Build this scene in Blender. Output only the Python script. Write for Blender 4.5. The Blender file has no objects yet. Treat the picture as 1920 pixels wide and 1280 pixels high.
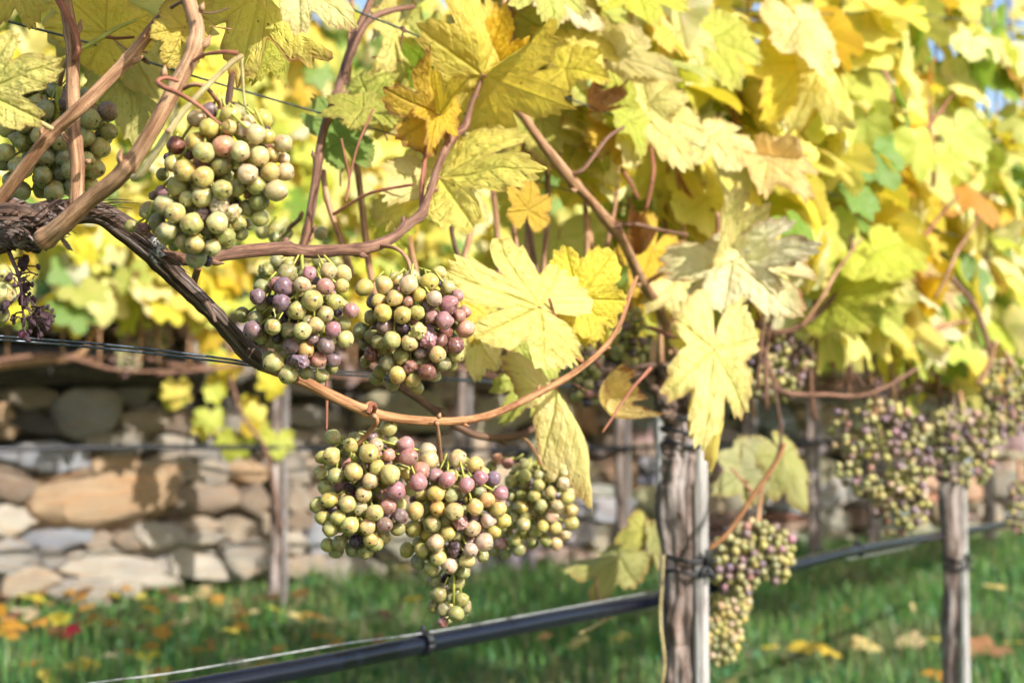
import bpy, math, random
import numpy as np
from mathutils import Vector, Matrix, noise

random.seed(7)
RNG = np.random.default_rng(7)
SC = bpy.context.scene
COL = SC.collection
R = math.radians

# ------------------------------------------------------------------ camera
CAM = Vector((0, 0, 0.80))
PITCH = R(3.43)
LENS = 50.0
FPX = 1920 * LENS / 36.0
FWD = Vector((0, math.cos(PITCH), math.sin(PITCH)))
UP = Vector((0, -math.sin(PITCH), math.cos(PITCH)))
RIGHT = Vector((1, 0, 0))
cd = bpy.data.cameras.new('camera')
cam = bpy.data.objects.new('camera', cd)
COL.objects.link(cam)
cam.location = CAM
cam.rotation_euler = (R(90) + PITCH, 0, 0)
cd.lens = LENS
cd.sensor_width = 36
cd.clip_start = 0.02
cd.clip_end = 1500
cd.dof.use_dof = True
cd.dof.focus_distance = 1.03
cd.dof.aperture_fstop = 7.1
cd.dof.aperture_blades = 9
SC.camera = cam

# ------------------------------------------------------------------ light
SUN_DIR = Vector((0.60, -0.60, 0.55)).normalized()      # towards the sun
world = bpy.data.worlds.new('World')
SC.world = world
world.use_nodes = True
wn = world.node_tree
bg = wn.nodes['Background']
sky = wn.nodes.new('ShaderNodeTexSky')
sky.sky_type = 'NISHITA'
sky.sun_disc = False
sky.sun_elevation = math.asin(SUN_DIR.z)
sky.sun_rotation = math.atan2(SUN_DIR.x, SUN_DIR.y)
sky.air_density = 1.0
sky.dust_density = 1.5
wn.links.new(sky.outputs[0], bg.inputs[0])
bg.inputs[1].default_value = 0.115
sd = bpy.data.lights.new('sun', 'SUN')
sd.energy = 3.5
sd.angle = R(0.55)
sd.color = (1.0, 0.975, 0.93)
sun = bpy.data.objects.new('sun', sd)
COL.objects.link(sun)
sun.rotation_euler = (-SUN_DIR).to_track_quat('-Z', 'Y').to_euler()
sun.location = SUN_DIR * 20
SC.view_settings.view_transform = 'Standard'
SC.view_settings.look = 'None'
SC.view_settings.gamma = 1
SC.view_settings.use_curve_mapping = False
SC.view_settings.exposure = 1.15
SC.cycles.use_denoising = True
SC.cycles.max_bounces = 6
SC.cycles.use_adaptive_sampling = True
SC.cycles.adaptive_threshold = 0.03
SC.cycles.transmission_bounces = 4
SC.cycles.sample_clamp_indirect = 6


# ------------------------------------------------------------------ helpers
def P(px, py, d):
    """a point seen at photo pixel (px, py), d metres in front of the camera"""
    return CAM + RIGHT * ((px - 960) / FPX * d) + UP * ((640 - py) / FPX * d) + FWD * d


def proj(p):
    q = p - CAM
    d = q.dot(FWD)
    if d < 0.05:
        return (-9999, -9999, d)
    return (960 + q.dot(RIGHT) / d * FPX, 640 - q.dot(UP) / d * FPX, d)


def px_m(w, d):
    return w / FPX * d


def lerp(a, b, t):
    return a + (b - a) * t


def mesh_from(name, verts, faces, mats, smooth=True, fmat=None):
    me = bpy.data.meshes.new(name)
    me.from_pydata([tuple(v) for v in verts], [], faces)
    for m in mats:
        me.materials.append(m)
    if smooth:
        me.polygons.foreach_set('use_smooth', [True] * len(me.polygons))
    if fmat is not None:
        me.polygons.foreach_set('material_index', fmat)
    me.update()
    return me


def put(name, me, parent=None, mat4=None, color=None):
    """one object; under a parent (an Empty with location only) the matrix is given in world space"""
    o = bpy.data.objects.new(name, me)
    COL.objects.link(o)
    if parent is not None:
        o.parent = parent
    if mat4 is not None:
        if parent is not None:
            o.matrix_basis = Matrix.Translation(-parent.location) @ mat4
        else:
            o.matrix_basis = mat4
    elif parent is not None:
        o.location = -parent.location
    if color is not None:
        o.color = color if len(color) == 4 else (*color, 0.0)
    return o


def thing(name, label, cat, loc=(0, 0, 0), group=None):
    o = bpy.data.objects.new(name, None)
    COL.objects.link(o)
    o.empty_display_size = 0.05
    o.location = loc
    o['label'] = label
    o['category'] = cat
    if group:
        o['group'] = group
    return o


def tag(o, label, cat, group=None):
    o['label'] = label
    o['category'] = cat
    if group:
        o['group'] = group
    return o


# ------------------------------------------------------------------ material helpers
class NT:
    def __init__(self, name):
        self.m = bpy.data.materials.new(name)
        self.m.use_nodes = True
        self.t = self.m.node_tree
        self.out = self.t.nodes['Material Output']
        self.b = self.t.nodes['Principled BSDF']

    def n(self, typ, props=None, **ins):
        nd = self.t.nodes.new('ShaderNode' + typ)
        for k, v in (props or {}).items():
            setattr(nd, k, v)
        for k, v in ins.items():
            self.set(nd, k, v)
        return nd

    def set(self, nd, key, v):
        if isinstance(key, str) and key.startswith('i') and key[1:].isdigit():
            s = nd.inputs[int(key[1:])]
        else:
            s = nd.inputs[key.replace('_', ' ')]
        if isinstance(v, bpy.types.NodeSocket):
            self.t.links.new(v, s)
        else:
            s.default_value = v

    def math(self, op, a, b=0.0, c=0.0, clamp=False):
        return self.n('Math', {'operation': op, 'use_clamp': clamp}, i0=a, i1=b, i2=c).outputs[0]

    def vmath(self, op, a, b=(0, 0, 0)):
        return self.n('VectorMath', {'operation': op}, i0=a, i1=b).outputs[0]

    def mix(self, f, a, b, blend='MIX'):
        nd = self.n('Mix', {'data_type': 'RGBA', 'blend_type': blend})
        self.set(nd, 'i0', f)
        self.set(nd, 'i6', a)
        self.set(nd, 'i7', b)
        return nd.outputs[2]

    def noise(self, vec, scale, detail=3, rough=0.55):
        return self.n('TexNoise', None, Vector=vec, Scale=scale, Detail=detail, Roughness=rough).outputs[0]

    def ramp(self, f, lo, hi, a=0.0, b=1.0):
        nd = self.n('MapRange', {'interpolation_type': 'SMOOTHSTEP'})
        for i, v in enumerate((f, lo, hi, a, b)):
            self.set(nd, 'i%d' % i, v)
        return nd.outputs[0]

    def bump(self, h, strength, dist):
        return self.n('Bump', None, Height=h, Strength=strength, Distance=dist).outputs[0]

    def objco(self, scale_random=13.0):
        tc = self.n('TexCoord').outputs['Object']
        rnd = self.n('ObjectInfo').outputs['Random']
        off = self.math('MULTIPLY', rnd, scale_random)
        return self.vmath('ADD', tc, off)

    def fin(self, **ins):
        for k, v in ins.items():
            self.set(self.b, k, v)
        return self.m


def c4(c):
    return (c[0], c[1], c[2], 1.0)


# ------------------------------------------------------------------ materials
def mat_leaf():
    g = NT('vine_leaf')
    oi = g.n('ObjectInfo')
    base = oi.outputs['Color']
    alpha = oi.outputs['Alpha']
    at = g.n('Attribute', {'attribute_name': 'lv'})
    sep = g.n('SeparateColor', None, Color=at.outputs['Color'])
    vein, edge = sep.outputs[0], sep.outputs[1]
    co = g.objco()
    n1 = g.noise(co, 2.2, 3)
    n2 = g.noise(co, 11.0, 4, 0.65)
    f1 = g.ramp(n1, 0.35, 0.7)
    col = g.mix(g.math('MULTIPLY', f1, 0.42), base, g.mix(1.0, base, (0.82, 0.98, 0.60, 1), 'MULTIPLY'))
    col = g.mix(g.math('MULTIPLY', g.ramp(n2, 0.42, 0.66), 0.28), col, g.mix(1.0, col, (1.06, 0.86, 0.56, 1), 'MULTIPLY'))
    col = g.mix(g.math('MULTIPLY', vein, 0.38), col, g.mix(1.0, col, (0.72, 0.80, 0.36, 1), 'MULTIPLY'))
    e = g.math('POWER', edge, 7.0)
    ef = g.math('MULTIPLY', e, g.ramp(n1, 0.30, 0.62))
    ef = g.math('MULTIPLY', ef, g.math('MULTIPLY_ADD', alpha, 2.0, 0.45), clamp=True)
    col = g.mix(ef, col, (0.30, 0.13, 0.045, 1))
    bl = g.ramp(g.noise(co, 5.0, 5, 0.7), g.math('MULTIPLY_ADD', alpha, -0.30, 0.74), g.math('MULTIPLY_ADD', alpha, -0.30, 0.84))
    col = g.mix(bl, col, (0.20, 0.085, 0.035, 1))
    vo = g.n('TexVoronoi', None, Vector=co, Scale=7.0, Randomness=1.0).outputs['Distance']
    sp = g.ramp(vo, 0.06, 0.11, 1.0, 0.0)
    sp = g.math('MULTIPLY', sp, g.ramp(g.noise(co, 3.1, 1), 0.46, 0.53))
    col = g.mix(g.math('MULTIPLY', sp, 0.85), col, (0.10, 0.045, 0.025, 1))
    h = g.math('ADD', g.math('MULTIPLY', g.noise(co, 16.0, 4, 0.6), 0.6), g.math('MULTIPLY', vein, -0.7))
    h = g.math('ADD', h, g.math('MULTIPLY', g.noise(co, 7.0, 2), 0.9))
    nrm = g.bump(h, 0.6, 0.006)
    g.fin(Base_Color=col, Roughness=0.55, Normal=nrm)
    g.b.inputs['Specular IOR Level'].default_value = 0.28
    tcol = g.mix(1.0, col, (1.02, 0.97, 0.72, 1), 'MULTIPLY')
    tr = g.n('BsdfTranslucent', None, Color=tcol, Normal=nrm)
    mx = g.n('MixShader', None, i0=0.45, i1=g.b.outputs[0], i2=tr.outputs[0])
    g.t.links.new(mx.outputs[0], g.out.inputs[0])
    return g.m


def mat_leaf_far():
    g = NT('vine_leaf_far')
    oi = g.n('ObjectInfo')
    base = oi.outputs['Color']
    co = g.objco()
    n1 = g.noise(co, 2.6, 3, 0.6)
    at = g.n('Attribute', {'attribute_name': 'lv'})
    vein = g.n('SeparateColor', None, Color=at.outputs['Color']).outputs[0]
    col = g.mix(g.ramp(n1, 0.36, 0.66, 0, .6), base, g.mix(1.0, base, (0.78, 0.94, 0.60, 1), 'MULTIPLY'))
    col = g.mix(g.math('MULTIPLY', vein, 0.5), col, g.mix(1.0, col, (0.72, 0.80, 0.36, 1), 'MULTIPLY'))
    bl = g.ramp(n1, g.math('MULTIPLY_ADD', oi.outputs['Alpha'], -0.25, 0.72), g.math('MULTIPLY_ADD', oi.outputs['Alpha'], -0.25, 0.80))
    col = g.mix(bl, col, (0.26, 0.12, 0.05, 1))
    g.fin(Base_Color=col, Roughness=0.55)
    g.b.inputs['Specular IOR Level'].default_value = 0.28
    tr = g.n('BsdfTranslucent', None, Color=g.mix(1.0, col, (1.02, 0.97, 0.72, 1), 'MULTIPLY'))
    mx = g.n('MixShader', None, i0=0.45, i1=g.b.outputs[0], i2=tr.outputs[0])
    g.t.links.new(mx.outputs[0], g.out.inputs[0])
    return g.m


def mat_wood(name, c_lo, c_hi, speck=0.5, stretch=0.06, scale=420, bump=0.4, rough=0.7, grey=None):
    """cane and bark skin; 'tc' runs round and along the stem"""
    g = NT(name)
    at = g.n('Attribute', {'attribute_name': 'tc'}).outputs['Vector']
    st = g.n('Mapping', None, Vector=at, Scale=(1, 1, stretch)).outputs[0]
    n1 = g.noise(st, scale, 4, 0.6)
    n2 = g.noise(at, 28, 3)
    n3 = g.noise(at, 1100, 2)
    n4 = g.noise(g.n('Mapping', None, Vector=at, Scale=(1, 1, .25)).outputs[0], 130, 4, 0.7)
    col = g.mix(g.ramp(n1, 0.3, 0.72), c4(c_lo), c4(c_hi))
    col = g.mix(g.ramp(n2, 0.35, 0.7, 0, 0.6), col, g.mix(1.0, col, (0.74, 0.62, 0.52, 1), 'MULTIPLY'))
    if grey:
        col = g.mix(g.ramp(g.noise(st, scale * 0.45, 5, 0.7), 0.50, 0.66, 0, 0.8), col, c4(grey))
    col = g.mix(g.ramp(n4, 0.50, 0.68, 0, 0.75), col, g.mix(1.0, col, (0.48, 0.36, 0.30, 1), 'MULTIPLY'))
    col = g.mix(g.ramp(n3, 0.60, 0.66, 0, speck), col, (0.05, 0.025, 0.018, 1))
    nrm = g.bump(g.math('ADD', n1, n4), bump, 0.003)
    g.b.inputs['Specular IOR Level'].default_value = 0.28
    return g.fin(Base_Color=col, Roughness=rough, Normal=nrm)


def mat_grape():
    g = NT('grape_skin')
    oi = g.n('ObjectInfo')
    base = oi.outputs['Color']
    tc = g.n('TexCoord').outputs['Object']
    co = g.vmath('ADD', tc, g.math('MULTIPLY', oi.outputs['Random'], 37.0))
    z = g.n('SeparateXYZ', None, Vector=g.vmath('NORMALIZE', tc)).outputs[2]
    n1 = g.noise(co, 1.1, 3)
    n2 = g.noise(co, 3.2, 4, 0.6)
    # blush of another ripeness over part of the berry
    blush = g.mix(1.0, base, (0.98, 0.62, 0.66, 1), 'MULTIPLY')
    col = g.mix(g.ramp(n1, 0.46, 0.68, 0, 0.8), base, blush)
    amber = g.mix(1.0, base, (1.12, 0.90, 0.52, 1), 'MULTIPLY')
    col = g.mix(g.ramp(g.noise(co, 1.6, 2), 0.48, 0.68, 0, 0.7), col, amber)
    # waxy bloom
    bl = g.ramp(n2, 0.40, 0.72, 0.0, 0.15)
    col = g.mix(bl, col, (0.55, 0.49, 0.47, 1))
    # corky patches and specks, denser towards the blossom end
    ap = g.ramp(z, -0.2, 0.98, 0.0, 0.13)
    rus = g.math('ADD', g.noise(co, 4.2, 5, 0.75), ap)
    col = g.mix(g.ramp(rus, 0.63, 0.76, 0, 0.72), col, (0.19, 0.09, 0.04, 1))
    vo = g.n('TexVoronoi', None, Vector=co, Scale=8.0, Randomness=1.0).outputs['Distance']
    sp = g.math('MULTIPLY', g.ramp(vo, 0.04, 0.12, 1.0, 0.0), g.ramp(g.noise(co, 2.0, 1), 0.54, 0.62))
    col = g.mix(g.math('MULTIPLY', sp, 0.7), col, (0.06, 0.03, 0.02, 1))
    tip = g.ramp(g.math('ADD', z, g.math('MULTIPLY', g.noise(co, 9.0, 2), 0.006)), 0.986, 0.997)
    col = g.mix(g.math('MULTIPLY', tip, 0.9), col, (0.045, 0.025, 0.018, 1))
    h = g.math('ADD', g.math('MULTIPLY', n2, 0.35), g.math('MULTIPLY', tip, 0.6))
    g.fin(Base_Color=col, Roughness=g.ramp(n2, 0.3, 0.7, 0.20, 0.40), Normal=g.bump(h, 0.25, 0.0016))
    b = g.b
    b.inputs['Subsurface Weight'].default_value = 0.9
    b.inputs['Subsurface Radius'].default_value = (0.85, 0.8, 0.45)
    b.inputs['Subsurface Scale'].default_value = 0.0075
    b.inputs['Specular IOR Level'].default_value = 0.42
    return g.m


def mat_plain(name, col, rough=0.5, metallic=0.0, var=0.25, scale=60, bump=0.15, spec=0.5):
    g = NT(name)
    tc = g.n('TexCoord').outputs['Object']
    n = g.noise(tc, scale, 4, 0.6)
    c = g.mix(g.ramp(n, 0.3, 0.7, 0, 1), c4([x * (1 - var) for x in col]), c4([min(1, x * (1 + var)) for x in col]))
    g.fin(Base_Color=c, Roughness=rough, Metallic=metallic, Normal=g.bump(n, bump, 0.002))
    g.b.inputs['Specular IOR Level'].default_value = spec
    return g.m


def mat_stone():
    g = NT('field_stone')
    base = g.n('ObjectInfo').outputs['Color']
    co = g.objco(29.0)
    n1 = g.noise(co, 1.3, 5, 0.62)
    n2 = g.noise(g.n('Mapping', None, Vector=co, Scale=(1, 1, 4.5)).outputs[0], 2.6, 6, 0.68)
    n3 = g.noise(co, 14, 4, 0.7)
    col = g.mix(g.ramp(n1, 0.36, 0.66, 0, 0.75), base, g.mix(1.0, base, (0.62, 0.63, 0.70, 1), 'MULTIPLY'))
    col = g.mix(g.ramp(n2, 0.45, 0.68, 0, 0.7), col, g.mix(1.0, col, (1.12, 0.80, 0.55, 1), 'MULTIPLY'))
    col = g.mix(g.ramp(n3, 0.56, 0.70, 0, 0.5), col, g.mix(1.0, col, (0.45, 0.44, 0.44, 1), 'MULTIPLY'))
    h = g.math('ADD', n2, g.math('MULTIPLY', n3, 0.4))
    return g.fin(Base_Color=col, Roughness=0.85, Normal=g.bump(h, 0.7, 0.03))


def mat_grass():
    g = NT('grass_blades')
    at = g.n('Attribute', {'attribute_name': 'gc'}).outputs['Color']
    g.fin(Base_Color=at, Roughness=0.5)
    g.b.inputs['Specular IOR Level'].default_value = 0.35
    tr = g.n('BsdfTranslucent', None, Color=at)
    mx = g.n('MixShader', None, i0=0.42, i1=g.b.outputs[0], i2=tr.outputs[0])
    g.t.links.new(mx.outputs[0], g.out.inputs[0])
    return g.m


def mat_ground():
    g = NT('turf_soil')
    tc = g.n('TexCoord').outputs['Object']
    n1 = g.noise(tc, 1.1, 4)
    n2 = g.noise(tc, 18, 5, 0.65)
    col = g.mix(g.ramp(n2, 0.36, 0.64), (0.030, 0.060, 0.014, 1), (0.075, 0.120, 0.026, 1))
    col = g.mix(g.ramp(n1, 0.52, 0.70, 0, 0.65), col, (0.105, 0.080, 0.045, 1))
    return g.fin(Base_Color=col, Roughness=0.95, Normal=g.bump(n2, 0.8, 0.03))


def mat_stake():
    g = NT('weathered_stake')
    tc = g.n('TexCoord').outputs['Object']
    st = g.n('Mapping', None, Vector=tc, Scale=(1, 1, 0.03)).outputs[0]
    n = g.noise(st, 190, 5, 0.65)
    n2 = g.noise(g.n('Mapping', None, Vector=tc, Scale=(1, 1, 0.2)).outputs[0], 45, 3)
    col = g.mix(g.ramp(n, 0.32, 0.7), (0.22, 0.20, 0.18, 1), (0.60, 0.565, 0.52, 1))
    col = g.mix(g.ramp(n2, 0.50, 0.66, 0, 0.75), col, (0.15, 0.125, 0.11, 1))
    return g.fin(Base_Color=col, Roughness=0.85, Normal=g.bump(n, 0.5, 0.004))


M_LEAF = mat_leaf()
M_LEAF_FAR = mat_leaf_far()
M_CANE = mat_wood('ripe_cane', (0.21, 0.10, 0.048), (0.62, 0.38, 0.215), speck=0.55)
M_CANE2 = mat_wood('older_cane', (0.12, 0.06, 0.04), (0.30, 0.165, 0.105), speck=0.5)
M_ORANGE = mat_wood('orange_cane', (0.20, 0.085, 0.035), (0.54, 0.28, 0.125), speck=0.4)
M_GREY_CANE = mat_wood('thin_dark_cane', (0.085, 0.045, 0.03), (0.21, 0.12, 0.075), speck=0.3)
M_BARK = mat_wood('old_vine_bark', (0.035, 0.022, 0.017), (0.215, 0.135, 0.098), speck=0.2, stretch=0.035, scale=330,
                  bump=0.9, rough=0.85, grey=(0.34, 0.30, 0.27))
M_TRUNK = mat_wood('trunk_bark', (0.045, 0.032, 0.027), (0.33, 0.255, 0.215), speck=0.2, stretch=0.10, scale=110,
                   bump=0.9, rough=0.9, grey=(0.50, 0.44, 0.41))
M_STALK = mat_wood('pale_stalk', (0.42, 0.34, 0.14), (0.64, 0.54, 0.28), speck=0.25)
M_PETIOLE = mat_wood('petiole', (0.40, 0.18, 0.10), (0.58, 0.33, 0.18), speck=0.1)
M_GREENSTALK = mat_plain('green_stalk', (0.36, 0.36, 0.06), 0.5)
M_TENDRIL = mat_wood('red_tendril', (0.22, 0.075, 0.045), (0.42, 0.18, 0.11), speck=0.2)
M_GRAPE = mat_grape()
M_RAISIN = mat_plain('dried_berry_skin', (0.055, 0.022, 0.030), 0.5, var=0.5, scale=150, bump=0.4)
M_WIRE = mat_plain('galvanised_wire', (0.11, 0.125, 0.15), 0.42, metallic=0.85, var=0.4, scale=150)
M_WIREDARK = mat_plain('aged_wire', (0.10, 0.115, 0.11), 0.5, metallic=0.7, var=0.4, scale=150)
M_WIREPALE = mat_plain('bright_wire', (0.50, 0.50, 0.48), 0.45, metallic=0.6, var=0.3, scale=150)
M_HOSE = mat_plain('black_polyethylene', (0.004, 0.005, 0.011), 0.26, var=0.2, scale=40, bump=0.03, spec=0.55)
M_TIE = mat_plain('black_rubber', (0.010, 0.010, 0.011), 0.5, var=0.2)
M_STONE = mat_stone()
M_CORE = mat_plain('wall_core_soil', (0.05, 0.042, 0.035), 0.95, var=0.5, scale=14, bump=0.7)
M_GRASS = mat_grass()
M_GROUND = mat_ground()
M_STAKE = mat_stake()
M_STAKE_OLD = mat_wood('old_grey_post', (0.08, 0.07, 0.065), (0.33, 0.30, 0.28), speck=0.1, stretch=0.04, scale=90, bump=0.6, rough=0.9)
M_BEAM = mat_wood('dark_old_timber', (0.035, 0.031, 0.029), (0.10, 0.09, 0.084), speck=0.0, stretch=0.05, scale=60, bump=0.6, rough=0.9)


# ------------------------------------------------------------------ tubes
def catmull(pts, sub):
    """pts: list of tuples (any length) -> smooth samples"""
    A = [np.array(p, float) for p in pts]
    if len(A) == 2:
        return [A[0] * (1 - t) + A[1] * t for t in np.linspace(0, 1, sub + 1)]
    A = [2 * A[0] - A[1]] + A + [2 * A[-1] - A[-2]]
    out = []
    for i in range(1, len(A) - 2):
        p0, p1, p2, p3 = A[i - 1], A[i], A[i + 1], A[i + 2]
        for k in range(sub):
            t = k / sub
            out.append(0.5 * ((2 * p1) + (-p0 + p2) * t + (2 * p0 - 5 * p1 + 4 * p2 - p3) * t * t
                              + (-p0 + 3 * p1 - 3 * p2 + p3) * t ** 3))
    out.append(A[-2])
    return out


class Tubes:
    """collects stems into one mesh, with the 'tc' coordinate"""
    def __init__(self):
        self.v, self.f, self.t, self.buds = [], [], [], []

    def add(self, pts, seg=8, sub=6, nodes=0.0, swell=0.24, ridge=0.0, rough=0.0, seed=0, flat=1.0):
        """pts: (Vector, radius) list"""
        S = catmull([(p[0], p[1], p[2], r) for p, r in pts], sub)
        pos = [Vector(s[:3]) for s in S]
        rad = [max(1e-5, s[3]) for s in S]
        L = [0.0]
        for a, b in zip(pos, pos[1:]):
            L.append(L[-1] + (b - a).length)
        T = []
        for i in range(len(pos)):
            t = pos[min(i + 1, len(pos) - 1)] - pos[max(i - 1, 0)]
            T.append(t.normalized() if t.length > 1e-9 else Vector((0, 0, 1)))
        ref = Vector((0, 0, 1)) if abs(T[0].z) < 0.9 else Vector((1, 0, 0))
        u = T[0].cross(ref).normalized()
        base = len(self.v)
        buds = []
        rnd = random.Random(seed)
        ph = rnd.random() * nodes if nodes else 0
        if nodes:
            kv = T[len(T) // 2].cross(Vector((0.3, -1, 0.2))).normalized()
            for i in range(len(pos)):
                w = (L[i] + ph) / nodes - .5
                tri = abs((w % 2) - 1) * 2 - 1
                pos[i] = pos[i] + kv * (tri * rad[i] * .55)
            if L[-1] > .12 and seg >= 10:
                m = 0
                while (m + .5) * nodes - ph < L[-1] * .96:
                    lm = (m + .5) * nodes - ph
                    m += 1
                    if lm < .01:
                        continue
                    i = min(range(len(L)), key=lambda q: abs(L[q] - lm))
                    side = kv * (1 if m % 2 else -1) + Vector((0, -.5, 0))
                    side = (side - T[i] * side.dot(T[i])).normalized()
                    buds.append((pos[i] + side * rad[i] * .8, pos[i] + side * rad[i] * 1.45 + T[i] * rad[i] * .5, pos[i] + side * rad[i] * 1.75 + T[i] * rad[i] * 1.7, rad[i]))
        for i, p in enumerate(pos):
            u = (u - T[i] * u.dot(T[i])).normalized()
            w = T[i].cross(u)
            r = rad[i]
            if nodes:
                q = ((L[i] + ph) % nodes) - nodes / 2
                r *= 1 + swell * math.exp(-(q / (rad[i] * .8)) ** 2) + .03 * math.exp(-((q - rad[i]) / (rad[i] * 2.2)) ** 2)
            for k in range(seg):
                a = 2 * math.pi * k / seg
                rr = r
                if ridge or rough:
                    n = 0.0
                    if ridge:
                        n += ridge * noise.noise(Vector((math.cos(a) * 3.1, math.sin(a) * 3.1, L[i] * 9 + seed * 3.7)))
                        n += ridge * 0.7 * noise.noise(Vector((math.cos(a) * 7, math.sin(a) * 7, L[i] * 16 + seed)))
                    if rough:
                        n += rough * noise.noise(Vector((math.cos(a) * 1.3, math.sin(a) * 1.3, L[i] / max(rad[i], 1e-4) * 0.6 + seed * 5)))
                    rr = r * (1 + n)
                self.v.append(p + u * (math.cos(a) * rr) + w * (math.sin(a) * rr * flat))
                self.t.append((math.cos(a) * rad[i] + seed * .13, math.sin(a) * rad[i], L[i]))
        n = len(pos)
        for i in range(n - 1):
            for k in range(seg):
                a = base + i * seg + k
                b = base + i * seg + (k + 1) % seg
                self.f.append((a, b, b + seg, a + seg))
        self.f.append(tuple(base + k for k in reversed(range(seg))))
        self.f.append(tuple(base + (n - 1) * seg + k for k in range(seg)))
        self.buds += buds

    def mesh(self, name, mat):
        me = mesh_from(name, self.v, self.f, [mat])
        at = me.attributes.new('tc', 'FLOAT_VECTOR', 'POINT')
        at.data.foreach_set('vector', np.array(self.t, 'f').ravel())
        return me


def stem(name, parent, pts, mat, **kw):
    t = Tubes()
    t.add(pts, **kw)
    o = put(name, t.mesh(name, mat), parent)
    for a, b, c, r in t.buds:
        k = Tubes()
        k.add([(a, r * .55), (b, r * .50), (c, r * .10)], seg=6, sub=3, seed=3)
        bo = bpy.data.objects.new('bud', k.mesh('bud', mat))
        COL.objects.link(bo)
        bo.parent = o
    return o


def pxpath(path):
    """[(px, py, d, width_px)] -> [(point, radius)]"""
    return [(P(x, y, d), px_m(w, d) / 2) for x, y, d, w in path]


def cane(parent, path, mat=None, name='cane', nodes=0.075, seg=10, sub=10, seed=None, **kw):
    return stem(name, parent, pxpath(path), mat or M_CANE, nodes=nodes, seg=seg, sub=sub,
                seed=random.randint(0, 99) if seed is None else seed, **kw)


# ------------------------------------------------------------------ leaves
KEYS = [(0, 1.0), (10, .93), (20, .84), (27, .76), (32, .72), (38, .78), (46, .88), (53, .92), (61, .87), (71, .79),
        (80, .73), (86, .71), (94, .74), (104, .78), (116, .77), (130, .74), (144, .70), (156, .60), (166, .42), (174, .18), (180, .04)]


def leaf_radius(deg, sinus, rs):
    a = abs(deg)
    ks = KEYS
    for (a0, r0), (a1, r1) in zip(ks, ks[1:]):
        if a0 <= a <= a1:
            t = (a - a0) / (a1 - a0)
            t = t * t * (3 - 2 * t)
            r = r0 + (r1 - r0) * t
            break
    # deeper or shallower bays between the lobes
    for c, wd in ((32, 6.5), (84, 7)):
        r *= 1 - sinus * math.exp(-((a - c) / wd) ** 2)
    return r


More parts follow.
